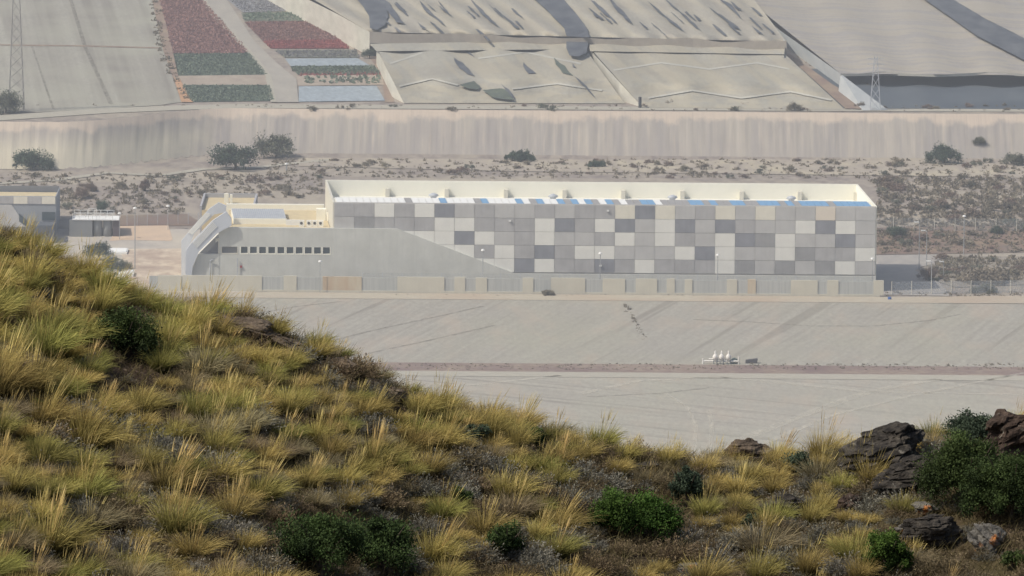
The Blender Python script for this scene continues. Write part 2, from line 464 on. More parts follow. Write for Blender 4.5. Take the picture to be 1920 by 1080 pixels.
def laid(name, pts, roof, mat, parent, off=.1, rag=1.):
    # a piece lying on a roof surface, ragged edge
    corn, zf = roof; P = []
    for i in range(len(pts)):
        a = pts[i]; b = pts[(i+1) % len(pts)]; n = max(1, int(math.hypot(a[0]-b[0], a[1]-b[1])/8))
        for k in range(n):
            f = k/n; P.append((a[0]+(b[0]-a[0])*f+random.uniform(-1.4,1.4)*rag, a[1]+(b[1]-a[1])*f+random.uniform(-1.,1.)*rag))
    m = MB(); V = []
    for px, py in P:
        u, v = inv(corn, px, py); V.append(tuple(atZ(px, py, zf(u, min(v, .99))+off)))
    m.add(V, [tuple(range(len(V)))])
    o = m.build(name, mat, parent, fix=False)
    bm = bmesh.new(); bm.from_mesh(o.data); bmesh.ops.triangulate(bm, faces=bm.faces[:]); bm.to_mesh(o.data); bm.free()
    return o
def curtain(name, pts, zt, zb, mat, parent, wav=.0, drop=False):
    m = MB(); P = []; n_all = 0
    for a, b in zip(pts[:-1], pts[1:]):
        n = max(1, int(math.hypot(a[0]-b[0], a[1]-b[1])/12))
        for k in range(n): P.append(atZ(a[0]+(b[0]-a[0])*k/n, a[1]+(b[1]-a[1])*k/n, zt))
    P.append(atZ(pts[-1][0], pts[-1][1], zt))
    if drop:   # the top comes down to the ground with the roof's front slope
        a, b = pts; n = 24; P = []
        for k in range(n+1):
            f = k/n; z = ZT+.15+min(zt-ZT-.15, 8.6*(1-f)); P.append(atZ(a[0]+(b[0]-a[0])*f, a[1]+(b[1]-a[1])*f, z))
    for p in P:
        w = wav*noise.noise(Vector((p.x*.12, p.y*.1, 3)))
        m.v.append((p.x, p.y, p.z+w)); m.v.append((p.x, p.y-.02, zb))
    for i in range(len(P)-1): m.f.append([2*i, 2*i+1, 2*i+3, 2*i+2]); m.m.append(0)
    return m.build(name, mat, parent, fix=False)

ZA, ZB, ZD = 19.0, 17.3, 16.3
# A: upper greenhouse
eA = empty('shade_net_greenhouse', atZ(1050, 70, ZT), 'upper shade net greenhouse with long diagonal rips and a wide dark missing strip', 'greenhouse')
def zA(u, v): return ZA + .2*math.sin(u*math.pi*2*14+.6*math.sin(v*5)) - .5*max(0, v-.96)/.04 + .12*noise.noise(Vector((u*9, v*9, 0)))
RA = ([(490,-58),(1370,-58),(1475,78),(693,60)], zA)
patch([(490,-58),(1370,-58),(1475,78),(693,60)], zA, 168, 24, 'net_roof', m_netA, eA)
curtain('side_net', [(473,-58),(580,0),(636,28),(693,60)], ZA+.1, ZT, m_white, eA)
curtain('front_net', [(693,60),(900,66),(1100,70),(1300,74),(1475,80)], ZA+.15, ZA-2.3, two('net_fringe', S(156,148,138), S(172,164,152), .4, detail=3), eA, .9)
curtain('side_net', [(1372,-55),(1475,80)], ZA, ZT, m_netw, eA)
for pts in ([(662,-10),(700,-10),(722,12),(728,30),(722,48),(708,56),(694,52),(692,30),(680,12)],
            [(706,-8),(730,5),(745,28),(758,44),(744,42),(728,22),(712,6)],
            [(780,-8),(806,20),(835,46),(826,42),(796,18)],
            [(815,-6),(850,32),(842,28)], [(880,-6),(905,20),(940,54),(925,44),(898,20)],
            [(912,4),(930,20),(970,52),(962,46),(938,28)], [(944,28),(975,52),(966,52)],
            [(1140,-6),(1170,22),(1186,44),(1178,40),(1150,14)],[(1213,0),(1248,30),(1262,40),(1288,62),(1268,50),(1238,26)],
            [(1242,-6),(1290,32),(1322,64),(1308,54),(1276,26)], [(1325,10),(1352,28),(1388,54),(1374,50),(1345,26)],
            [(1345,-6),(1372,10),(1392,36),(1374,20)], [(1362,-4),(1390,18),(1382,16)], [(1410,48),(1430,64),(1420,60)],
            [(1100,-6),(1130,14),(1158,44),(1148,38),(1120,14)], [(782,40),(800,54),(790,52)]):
    laid('tear_shade', pts, RA, m_tear, eA, .5)
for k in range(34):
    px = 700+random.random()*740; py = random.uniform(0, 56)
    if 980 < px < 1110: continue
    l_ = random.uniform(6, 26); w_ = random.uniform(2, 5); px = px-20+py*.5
    laid('tear_shade', [(px, py), (px+w_, py), (px+w_+l_, py+l_*.85), (px+l_, py+l_*.9)], RA, m_tear, eA, .45, .8)
laid('missing_strip_shade', [(990,-12),(1048,-12),(1080,25),(1102,55),(1104,70),(1062,68),(1058,52),(1020,14)], RA, m_tear, eA, .6, .4)
laid('missing_strip_shade', [(1062,70),(1104,72),(1100,98),(1085,106),(1068,104),(1062,90)], (RA[0], lambda u, v: ZB+.8), m_tear, eA, 0, 0)
# road-like strip in front of A
# B
def zBf(u, v): return ZT+.15 + min(ZB-ZT-.15, 8.6*(1-v)) + .22*math.sin(u*math.pi*2*3.5+1.2+v*2)*min(1, (1-v)/.4) + .1*min(1,(1-v)*3)*noise.noise(Vector((u*6, v*6, 1)))
eB = empty('shade_net_greenhouse', atZ(930, 150, ZT), 'lower middle shade net greenhouse with dark jagged holes in its sagging roof', 'greenhouse')
RB = ([(706,88),(1092,84),(1172,194),(757,193)], zBf)
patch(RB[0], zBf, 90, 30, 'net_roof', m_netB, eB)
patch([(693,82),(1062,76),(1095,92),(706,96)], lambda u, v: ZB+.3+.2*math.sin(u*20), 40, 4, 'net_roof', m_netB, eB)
curtain('side_net', [(706,90),(757,192)], ZB, ZT, m_white, eB, drop=True)
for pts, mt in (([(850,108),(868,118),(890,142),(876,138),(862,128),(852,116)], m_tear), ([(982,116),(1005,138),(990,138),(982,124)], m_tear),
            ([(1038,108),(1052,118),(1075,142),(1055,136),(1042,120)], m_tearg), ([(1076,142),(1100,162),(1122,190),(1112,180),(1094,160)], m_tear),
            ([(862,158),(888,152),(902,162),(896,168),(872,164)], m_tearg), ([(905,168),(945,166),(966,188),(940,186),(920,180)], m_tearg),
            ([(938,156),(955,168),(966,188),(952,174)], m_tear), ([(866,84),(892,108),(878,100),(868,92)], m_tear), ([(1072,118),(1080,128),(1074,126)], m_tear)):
    laid('tear_shade', pts, RB, mt, eB, .18)
for pts in ([(730,118),(790,98),(794,100),(732,121)], [(896,108),(985,96),(1090,118),(1088,121),(985,99),(897,111)],
            [(960,165),(1045,155),(1130,168),(1128,171),(1045,158),(961,168)], [(748,160),(810,146),(860,158),(858,161),(810,149),(749,163)]):
    laid('seam', pts, RB, m_seam, eB, .06, .2)
# C
eC = empty('shade_net_greenhouse', atZ(1350, 150, ZT), 'lower right shade net greenhouse with whole roof and zigzag pale seams', 'greenhouse')
def zCf(u, v): return ZT+.15 + min(ZB-ZT-.15, 8.6*(1-v)) + .22*math.sin(u*math.pi*2*3.2+.4+v*2)*min(1, (1-v)/.4) + .1*min(1,(1-v)*3)*noise.noise(Vector((u*6, v*6, 5)))
RC = ([(1108,92),(1468,98),(1585,206),(1205,201)], zCf)
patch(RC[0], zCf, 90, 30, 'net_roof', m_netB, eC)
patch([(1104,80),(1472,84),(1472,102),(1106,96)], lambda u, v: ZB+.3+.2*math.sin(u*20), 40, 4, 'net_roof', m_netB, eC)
curtain('side_net', [(1107,94),(1204,200)], ZB, ZT, m_white, eC, drop=True)
curtain('side_net', [(1472,84),(1470,104)], ZB+.8, ZT, m_netw, eC)
for pts in ([(1150,130),(1240,116),(1330,128),(1420,116),(1480,128),(1480,131),(1420,119),(1330,131),(1240,119),(1151,133)],
            [(1215,182),(1298,168),(1390,182),(1482,170),(1560,186),(1558,189),(1482,173),(1390,185),(1298,171),(1216,185)]):
    laid('seam', pts, RC, m_seam, eC, .06, .2)
def post(par, px, py, h, r=.35, mat=m_postd):
    p = atZ(px, py, ZT); m = MB(); m.tube(p, p+Vector((0,0,h)), r, n=5); m.build('post', mat, par)
post(eC, 1144, 157, 3.4); post(eC, 1200, 203, 2.4)
p = atZ(576, 22, ZT); m = MB(); m.tube(p, p+Vector((0,0,3.5)), .4, n=5); m.build('post', m_postd, eA)
# D
eD = empty('shade_net_greenhouse', atZ(1750, 140, ZT), 'large smooth shade net greenhouse at right above the dark field', 'greenhouse')
def zD(u, v): return ZD + .25*math.sin(u*math.pi*2*5+v*3) + .08*noise.noise(Vector((u*5, v*14, 2)))
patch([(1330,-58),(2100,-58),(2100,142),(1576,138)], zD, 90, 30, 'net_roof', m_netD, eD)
curtain('side_net', [(1330,-58),(1400,0),(1450,48),(1576,138)], ZD, ZT, m_netw, eD)
# gusset net running down to the ground at the corner
m = MB(); m.add([tuple(atZ(1576,138,ZD)), tuple(atZ(1572,172,ZT+.2)), tuple(atZ(1618,207,ZT+.2)), tuple(atZ(1665,206,ZT+.2))], [(0,1,2,3)])
m.build('corner_net', m_netw, eD, fix=False)
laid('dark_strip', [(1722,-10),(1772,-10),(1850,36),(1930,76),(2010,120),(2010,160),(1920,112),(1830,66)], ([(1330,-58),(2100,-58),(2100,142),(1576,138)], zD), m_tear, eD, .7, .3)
curtain('front_net', [(1576,138),(1660,136),(1760,139),(1850,136),(2100,142)], ZD+.25, ZD-.35, m_seam, eD, .5)
# weedy gully between C and D
sheet('weedy_verge', [(1466,98),(1482,104),(1560,160),(1640,207),(1585,206)], m_brn, .3)

# ------------------------------------------------------------------ warehouse
YF = 1506.0; SK = -.068
def X(px, py=500, Y=YF): return atY(px, py, Y).x
def Z(py, px=960, Y=YF): return atY(px, py, Y).z
x0 = X(626.5, 430); x1 = X(1641, 470)
ZTOP = (atY(626, 377, YF).z + atY(1642, 390, YF).z)/2
PW = (x1-x0)/27; PH = 26./(FPX/YF/math.cos(PITCH))
DEP = 32.5
def conc(name, r, g, b, v=10, kind='world', sc_=.35):
    a = S(r-v*.6, g-v*.6, b-v*.6); c = S(r+v*.5, g+v*.5, b+v*.5)
    t = NT(name, .9, .15)
    vv = t.coord(kind, (1, 1, 1)); f = t.noise(vv, sc_, 5, .6, .3, .7); col = t.mix(f, a, c)
    vv = t.coord(kind, (2.5, 1, .12)); f = t.noise(vv, 1., 3, .6, .5, .8); col = t.mix(t.scale(f, .35), col, S(r-v*1.6, g-v*1.6, b-v*1.5))
    return t.out(col)
K = 1.0
m_W = conc('panel_white', 241,239,230, 10)
m_w = conc('panel_cream', 238,232,214, 11)
m_l = conc('panel_light_grey', 200,198,194, 13)
m_m = conc('panel_grey', 185,183,181, 19)
m_d = conc('panel_dark_grey', 148,149,154, 20)
m_e = conc('panel_beige', 234,222,204, 6)
m_joint = conc('joint', 196,192,186, 4)
m_base = conc('base_concrete', 210,210,202, 15)
m_crm = conc('cream_render', 246,243,228, 4)
m_roofw = conc('white_roof_membrane', 232,230,220, 5)
m_side = conc('side_render', 214,210,196, 8)
m_tan = two('gravel_roof', S(214,198,160), S(200,184,150), .8, detail=5)
m_blue = conc('blue_roof_sheet', 124,166,202, 6)
m_whs = conc('white_roof_sheet', 240,240,236, 4)
m_grs = conc('grey_roof_sheet', 160,158,156, 5)
m_metal = two('galvanised_metal', S(196,200,204), S(178,182,188), 1., rough=.5, spec=.4, detail=3)
m_glass = NT('dark_window_glass', .25, .5).out(S(70,84,90))
m_shade = conc('recess_shade_grey', 128,128,130, 6)  # darker grey standing in for the shade under the canopy
GRID = ["mmWmWdlmllmlmmwdwlmwlwlleli".replace('i','l'),
        "lMmmmWWmmmWdmWdlWdldmllWdWl",
        "WWWWWWdWlmWllmWlWmlWdMWlldl",
        "WWWWWWWmWmdmWWlllWdWllWMmmW",
        "WWWWWWWWWdWmmdmWmmmWMlMlMWl"]
wh = empty('warehouse', ((x0+x1)/2, YF, 0), 'long windowless industrial building clad in a patchwork of white and grey panels', 'warehouse')
md = {'W':0,'w':1,'l':2,'m':3,'M':3,'d':4,'e':5}
pn = MB()
rj = random.Random(5)
for r in range(5):
    for c in range(27):
        ch = GRID[r][c]
        a = x0+c*PW; zt = ZTOP-.12-r*PH
        pn.box(a+.03, a+PW-.03, YF-.14+rj.uniform(-.012,.012), YF+.02, zt-PH+.03, zt-.03, md[ch] if ch != 'M' else 6)
m_M = conc('panel_mid_dark_grey', 165,164,163, 17)
pn.build('cladding_panels', [m_W, m_w, m_l, m_m, m_d, m_e, m_M], wh)
fw = MB(); fw.box(x0, x1, YF+.03, YF+.45, 0, ZTOP)
fw.build('front_wall', m_joint, wh)
zb = [atY(1300, 516, YF).z]
bs = MB()
def XZ(px, py, Y): v = atY(px, py, Y); return (v.x, v.z)
xL = XZ(433, 424, YF-.5)[0]
zwing = XZ(620, 428, YF-.5)[1]
poly = [(x0-.02, 0), (x0-.02, zwing), (XZ(745,430,YF-.5)[0], zwing), (XZ(966,512,YF-.5)[0], XZ(966,513,YF-.5)[1]), (x1+.15, XZ(966,513,YF-.5)[1]), (x1+.15, 0)]
bs.prism(poly, YF-.55, YF-.17)
bs.build('base_wall', m_base, wh)
sd = MB(); sd.sk0 = YF
sd.box(x0-.25, x0+.15, YF+.2, YF+DEP, 0, ZTOP, 0, SK)
sd.build('side_wall', m_side, wh)
sd = MB(); sd.sk0 = YF
sd.box(x1-.15, x1+.25, YF+.2, YF+DEP, 0, ZTOP, 0, SK)
sd.build('side_wall', m_crm, wh)
bw = MB(); bw.box(x0+SK*DEP-.25, x1+SK*DEP+.25, YF+DEP+.01, YF+DEP+.5, 0, ZTOP+.1)
bw.build('back_wall', m_crm, wh)
rf = MB(); rf.sk0 = YF; rf.box(x0+.2, x1-.2, YF+.46, YF+DEP-.01, ZTOP-3.3, ZTOP-2.9, 0, SK)
rf.build('roof', m_roofw, wh)
# coloured roof sheets along the front edge
ST = MB()
seq = [(757,768,'g'),(822,834,'b'),(889,900,'g'),(900,915,'b'),(967,981,'b'),(993,1007,'g'),(1007,1020,'b'),(1045,1060,'b'),(1060,1073,'g'),(1073,1087,'b'),
       (1100,1112,'b'),(1112,1128,'g'),(1140,1152,'b'),(1152,1167,'g'),(1178,1205,'g'),(1205,1232,'b'),(1244,1297,'g'),(1297,1323,'b'),(1323,1336,'g'),(1336,1350,'b'),
       (1350,1363,'g'),(1376,1402,'b'),(1402,1426,'g'),(1426,1455,'b'),(1455,1468,'g'),(1468,1482,'b'),(1482,1494,'g'),(1494,1546,'b'),(1546,1560,'g'),(1560,1628,'b')]
NC = 77; pxa, pxb = 633., 1628.
for i in range(NC):
    pc = pxa+(i+.5)*(pxb-pxa)/NC
    k = 'w'
    for a, b, c in seq:
        if a-1 <= pc <= b+1: k = c
    xa = x0+.45+(x1-x0-1.2)*i/NC; xb = x0+.45+(x1-x0-1.2)*(i+1)/NC
    for j, (ya2, yb2) in enumerate(((.5, 8.6),)):
        za, zz = ZTOP+.02, ZTOP-.12
        vs = [(xa+.05+SK*ya2, YF+ya2, za), (xb-.05+SK*ya2, YF+ya2, za), (xb-.05+SK*yb2, YF+yb2, zz), (xa+.05+SK*yb2, YF+yb2, zz)]
        vs += [(a_, b_, c_-.1) for a_, b_, c_ in vs]
        ST.add(vs, [(0,1,2,3),(7,6,5,4),(0,4,5,1),(1,5,6,2),(2,6,7,3),(3,7,4,0)], {'w':0,'b':1,'g':2}[k])
ST.build('roof_sheets', [m_whs, m_blue, m_grs], wh)
un = MB(); un.sk0 = YF; un.box(x0+.3, x1-.3, YF+.47, YF+8.9, ZTOP-2.9, ZTOP-.25, 0, SK); un.build('roof_step', m_roofw, wh)
yb3 = YF+DEP
for px in (727, 838, 949, 1059, 1169, 1280, 1391, 1500, 1605):
    v = atY(px, 355, yb3-.8); m = MB(); m.box(v.x-.45, v.x+.35, yb3-1.4, yb3, ZTOP-2.88, ZTOP-1.3)
    m.build('pilaster', m_side, wh)
for px in (813, 1037, 1261, 1484):
    v = atY(px, 357, YF+20); m = MB()
    m.lathe((v.x, YF+20, ZTOP-2.89), [(.55,0),(.55,1.5),(1.0,1.75),(.8,2.05),(.3,2.25),(.05,2.3)], 10)
    m.build('roof_vent', m_metal, wh, smooth=True)
for px in (675, 787, 900, 1118, 1340, 1452, 1570):
    v = atY(px, 362, YF+14); m = MB(); m.lathe((v.x, YF+14, ZTOP-2.89), [(1.1,0),(1.1,.9),(.9,1.25),(.5,1.4),(.05,1.45)], 12)
    m.build('roof_dome', m_whs, wh, smooth=True)
# small wall lights on facade
for px, py in ((956,414),(1140,395),(1126,498)):
    v = atY(px, py, YF-.25); m = MB(); m.box(v.x-.22, v.x+.22, YF-.4, YF-.16, v.z-.15, v.z+.12); m.build('wall_light', m_whs, wh)

# ---- left wing
wg = empty('annex_building', (X(480), YF, 0), 'low grey concrete annex with a row of small dark windows and a ribbed sloping canopy', 'building')
YW = YF-.5
wx0 = XZ(410, 480, YW)[0]; wx1 = x0-.04
zw = zwing
wz = [XZ(500, 463, YW)[1], XZ(500, 476, YW)[1]]   # window band
# front wall with openings
ops = []
e = lambda px: XZ(px, 470, YW)[0]
ops.append((e(415.5), e(445.5)))
for k in range(10):
    a = 451+k*17.15; ops.append((e(a), e(a+13.8)))
ops[-1] = (e(605), e(619))
fwm = MB()
fwm.box(wx0, wx1, YW, YW+.8, 0, wz[0]-1.3 if False else wz[1])
fwm.box(wx0, wx1, YW, YW+.8, wz[0], zw)
cur = wx0
for a, b in ops:
    fwm.box(cur, a, YW+.002, YW+.8, wz[1], wz[0]); cur = b
fwm.box(cur, wx1, YW+.002, YW+.8, wz[1], wz[0])
fwm.build('front_wall', m_base, wg)
for i, (a, b) in enumerate(ops):
    m = MB(); m.box(a-.02, b+.02, YW+.55, YW+.6, wz[1]-.02, wz[0]+.02)
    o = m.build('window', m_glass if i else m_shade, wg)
    m = MB(); zz0, zz1 = wz[1]-.02, wz[0]+.02
    for xa_, xb_, za_, zb_ in ((a-.12, a+.06, zz0-.1, zz1), (b-.06, b+.12, zz0-.1, zz1), (a+.061, b-.061, zz0-.1, zz0+.1)):
        m.box(xa_, xb_, YW-.03, YW+.5, za_, zb_)
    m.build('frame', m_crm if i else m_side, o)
# body
RZ = zw-1.2
bd = MB(); bd.sk0 = YW
bd.box(wx0+3, wx1-.3, YW+.82, YW+35, 0, RZ, 0, SK)
bd.build('roof', m_tan, wg)
bk2 = MB(); bk2.sk0 = YW; bk2.box(wx0+2.6, wx1-.3, YW+35.02, YW+36.2, 0, RZ+1.1, 0, SK); bk2.build('rear_parapet', m_crm, wg)
# rooflight box
rl = MB()
a = XZ(438, 418, YW+14)[0]; b = XZ(537, 418, YW+14)[0]
rl.prism([(a, RZ), (b, RZ), (b, RZ+1.05), (a, RZ+1.05)], YW+14, YW+28.5, 0, SK)
rl.build('roof_housing', m_crm, wg)
m = MB()
nn = 26
for k in range(nn):
    xa = a+(b-a)*k/nn; xb = a+(b-a)*(k+.82)/nn
    m.prism([(xa, RZ+1.06), (xb, RZ+1.06), (xb, RZ+1.16), (xa, RZ+1.16)], YW+14.6, YW+28.2, 0, SK)
m.build('ribbed_rooflight', m_metal, wg)
# air conditioners
m = MB(); 
for k, px in enumerate((566, 580, 591, 602)):
    v = atY(px, 417, YW+11); m = MB(); m.box(v.x-.55, v.x+.45, YW+11, YW+11.7, RZ, RZ+1.2)
    q = m.build('air_conditioner', m_whs, wg)
    f = MB(); f.lathe((0,0,0), [(.27,0),(.27,.04)], 12); me = f
    me.v = [(x+v.x-.1, YW+10.99-z, y+RZ+.68) for x, y, z in me.v]
    fo = me.build('fan', m_postd, q)
v = atY(551, 412, YW+9); m = MB(); m.box(v.x-1.6, v.x+1.0, YW+13, YW+13.5, RZ, RZ+1.); m.build('air_duct', m_whs, wg)
v = atY(600, 400, YW+12); m = MB(); m.box(v.x-.9, v.x+.9, YW+20, YW+22, RZ, RZ+2.2); m.tube((v.x+1.3, YW+20, RZ), (v.x+1.3, YW+20, RZ+1.6), .25); m.build('roof_plant', m_crm, wg)
# rear block with parapets
rb = MB()
ra = atY(382, 380, YW+46).x; rbx = atY(476, 380, YW+46).x; zr = atY(430, 363, YW+56).z
rb.box(ra, rbx, YW+37, YW+56, 0, zr-.8)
rb.build('rear_block', m_tan, wg)
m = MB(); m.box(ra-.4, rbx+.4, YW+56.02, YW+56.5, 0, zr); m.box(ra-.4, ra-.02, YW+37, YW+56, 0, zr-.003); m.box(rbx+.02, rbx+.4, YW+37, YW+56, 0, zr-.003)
m.build('rear_block_parapet', conc('parapet_shaded_grey', 176,176,178, 6), wg)  # shade on the parapets' inner faces is put into this grey
v = atY(426, 375, YW+47); m = MB(); m.box(v.x-.6, v.x+.25, YW+47, YW+48, zr-.8, zr+1.1); m.box(v.x+.55, v.x+1.0, YW+47, YW+48, zr-.8, zr+.9); m.build('chimney', m_crm, wg)
# sloping ribbed canopy at the left end: two inclined frames
m_can = conc('canopy_grey', 208,212,218, 6)
def can(Yc_, dy, sh, top):
    m = MB()
    P = [XZ(px+sh[0], py+sh[1], Yc_) for px, py in [(348,470),(362,452),(398,414),(424,397),(434,410),(434,423),(408,437),(373,472),(361,500),(355,560),(347,560)]]
    m.prism(P, Yc_, Yc_+.8)
    o = m.build('canopy_frame', m_can, wg)
    m = MB()
    for k in range(5):
        f = k/5
        q = [XZ(361+sh[0]+9*f, 455+sh[1]+10*f, Yc_), XZ(399+sh[0]+9*f, 415+sh[1]+10*f, Yc_), XZ(400.2+sh[0]+9*f, 416.4+sh[1]+10*f, Yc_), XZ(362.2+sh[0]+9*f, 456.4+sh[1]+10*f, Yc_)]
        m.prism(q, Yc_-.12, Yc_-.01)
    m.build('canopy_rib', m_whs, wg)
can(YF-1.4, .8, (0,0), 0)
# rear inclined frame, only its upper half shows
m = MB(); P = [XZ(px, py, YF+12) for px, py in [(340,452),(362,425),(392,392),(410,380),(424,386),(424,398),(402,402),(364,438),(352,470),(346,520),(340,520)]]
m.prism(P, YF+12, YF+12.8); m.build('canopy_frame', m_can, wg)
m = MB()
for k in range(5):
    f = k/5; P = [XZ(352+10*f, 436+3*f, YF+11.9), XZ(386+10*f, 398+3*f, YF+11.9), XZ(387.2+10*f, 399+3*f, YF+11.9), XZ(353.2+10*f, 437+3*f, YF+11.9)]
    m.prism(P, YF+11.8, YF+11.98)
m.build('canopy_rib', m_whs, wg)
# walls behind the canopy
m = MB(); P = [XZ(px, py, YF+.5) for px, py in [(351,560),(352,500),(372,476),(408,440),(412,440),(412,560)]]
m.prism(P, YF+.5, YF+18, 0, SK); m.build('end_wall', m_side, wg)
m = MB(); P = [XZ(px, py, YF-.55) for px, py in [(357,560),(360,505),(372,476.5),(411,476.5),(411,560)]]
m.prism(P, YF-.55, YF+.3); m.build('front_wall', m_base, wg)
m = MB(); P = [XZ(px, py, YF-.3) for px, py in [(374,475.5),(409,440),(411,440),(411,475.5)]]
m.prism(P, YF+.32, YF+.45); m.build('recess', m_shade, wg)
m = MB(); P = [XZ(px, py, YF-.6) for px, py in [(404,448),(411.5,446),(411.5,476),(409,476),(409,452),(404,455)]]; m.prism(P, YF-.6, YF-.3); m.build('canopy_bracket', m_side, wg)
for px in (394, 445):
    v = atY(px, 500, YF-.8); m = MB(); m.tube((v.x, YF-.8, 0), (v.x, YF-.8, 5.6 if px > 400 else 5.0), .09)
    if px < 400: m.tube((v.x, YF-.8, 5.0), (v.x+.5, YF-1., 5.4), .12); 
    o = m.build('downpipe', m_metal, wg)
v = atY(452, 500, YF-.6); m = MB(); m.box(v.x-.2, v.x+.2, YF-.75, YF-.56, v.z-.2, v.z+.2); m.build('alarm_box', NT('red_paint').out(S(170,60,60)), wg)

# ------------------------------------------------------------------ perimeter wall and fences
YP = gnd(960, 551).y
m_beige = conc('beige_block', 212,207,190, 10)
m_rust = two('rust_stained_block', S(210,198,174), S(200,178,150), .5, (1,1,.3), detail=3)
m_greyw = two('grey_corrugated_wall', S(196,197,192), S(180,182,178), 1., (2.5,1,.1), detail=3)
pw = empty('perimeter_wall', (0, YP, 0), 'low boundary wall of beige and grey panels in front of the warehouse', 'wall')
def WX(px): return atY(px, 540, YP).x
def ybase(px): return YP
m = MB(); m.box(WX(280), WX(1646), YP+.1, YP+.3, .35, 2.85); m.build('grey_panel', m_greyw, pw)
m = MB(); m.box(WX(278), WX(1650), YP-.05, YP+.35, 0, .42); m.build('plinth', m_beige, pw)
for i, (a, b) in enumerate([(296,340),(342,491),(532,556),(605,678),(745,833),(852,872),(892,913),(980,1000),(1033,1097),(1130,1172),(1192,1232),(1250,1265),(1284,1298),(1363,1382),(1402,1417),(1483,1533),(1551,1572),(1638,1657)]):
    m = MB(); m.box(WX(a), WX(b), YP-.02, YP+.34, .3, 3.0+.05*(i % 3)); m.build('block_panel', m_rust if i in (3, 14, 4) and i != 4 else m_beige, pw)
def netfence(name, label, p0, p1, h, n, npost=None, netcol=S(170,176,180), dens=.35, postm=m_side, r=.07):
    A = Vector(p0); B = Vector(p1)
    e_ = empty(name, (A+B)/2, label, 'fence')
    t = NT('chain_link', .8, .2); t.out(netcol)
    v = t.coord('world', (4, 4, 4)); f = t.noise(v, 1., 2, .5, .2, .8)
    tr = t.node('ShaderNodeBsdfTransparent'); mx = t.node('ShaderNodeMixShader')
    t.l.new(t.scale(f, dens*1.6), mx.inputs[0]); t.l.new(tr.outputs[0], mx.inputs[1]); t.l.new(t.b.outputs[0], mx.inputs[2]); t.l.new(mx.outputs[0], t.n['Material Output'].inputs[0])
    m = MB(); zz = lambda P: T(P.x, P.y)
    for k in range(n):
        P, Q = A.lerp(B, k/n), A.lerp(B, (k+1)/n)
        m.quad((P.x, P.y, zz(P)+.1), (Q.x, Q.y, zz(Q)+.1), (Q.x, Q.y, zz(Q)+h), (P.x, P.y, zz(P)+h))
    m.build('wire_mesh', t.m, e_, fix=False)
    for k in range(n+1):
        P = A.lerp(B, k/n); m = MB(); m.tube((P.x, P.y-.05, zz(P)), (P.x, P.y-.05, zz(P)+h+.15), r, n=5); m.build('post', postm, e_)
    return e_
netfence('wire_fence', 'wire mesh fence with white posts on the right of the boundary wall', gnd(1672,553), gnd(2080,548), 2.5, 11, dens=.5)
netfence('wire_fence', 'distant wire mesh fence along the scrub to the right of the warehouse', gnd(1560,432), gnd(2060,436), 2.6, 13, dens=.3, r=.07)
netfence('wire_fence', 'faint wire fence behind the sandy yard at left of the annex', gnd(200,425), gnd(372,420), 2.2, 9, dens=.15, postm=m_metal, r=.05)
o = netfence('wire_fence', 'tall wire mesh topping directly in front of the warehouse base', (WX(680), YP+.6, 0), (WX(1640), YP+.6, 0), 3.7, 26, dens=.18, postm=m_metal, r=.05)

# ------------------------------------------------------------------ lamps, poles
m_pole = conc('pole_grey', 168,170,170, 5)
def lamp(px, ytop, ybase, label, arm=0, r=.07, group='street lamps around the warehouse', z=None):
    b = gnd(px, ybase)
    top = atY(px, ytop, b.y).z
    e_ = empty('street_lamp', b, label, 'street lamp', None)
    m = MB(); m.tube(b, (b.x, b.y, top), r*1.3, r, n=6)
    m.build('pole', m_pole, e_)
    m = MB()
    if arm: m.tube((b.x, b.y, top), (b.x+arm, b.y, top+.15), r*.8, n=5); m.box(b.x+arm-.45, b.x+arm+.45, b.y-.15, b.y+.15, top+.08, top+.26)
    else: m.lathe((b.x, b.y, top), [(.1,0),(.38,.1),(.3,.35),(.05,.42)], 8)
    m.build('lamp_head', m_whs, e_)
lamp(905, 471, 550, 'street lamp standing in front of the slanting edge of the grey base wall', 0)
lamp(1125, 477, 550, 'street lamp in front of the pair of white panels at mid warehouse', 0)
lamp(1345, 480, 552, 'street lamp in front of the tall white panel column', 0)
lamp(1635, 487, 552, 'street lamp at the right corner of the warehouse', 0)
lamp(600, 492, 549, 'thin lamp pole in front of the annex windows', 0, .05)
lamp(1723, 418, 506, 'tall street lamp beside the road with its arm to the left', -.6)
lamp(1737, 434, 500, 'street lamp by the road bend with its arm to the left', -.7)
lamp(1807, 407, 478, 'round-headed lamp among the red-brown weeds, farthest right', 0)
lamp(1769, 492, 520, 'short lamp on the dark scrub bank', -.4, .05)
lamp(1746, 491, 552, 'lamp post rising from the wire fence right of the shadow', -.6)
lamp(253, 392, 505, 'tall lamp pole in the sandy yard at left', 0, .08)
lamp(315, 388, 432, 'thin lamp pole at the edge of the sandy pad', 0, .05)
lamp(224, 402, 450, 'thin lamp pole right of the railed tanks', 0, .05)
lamp(537, 309, 320, 'small white marker post on the path above the annex', 0, .13)

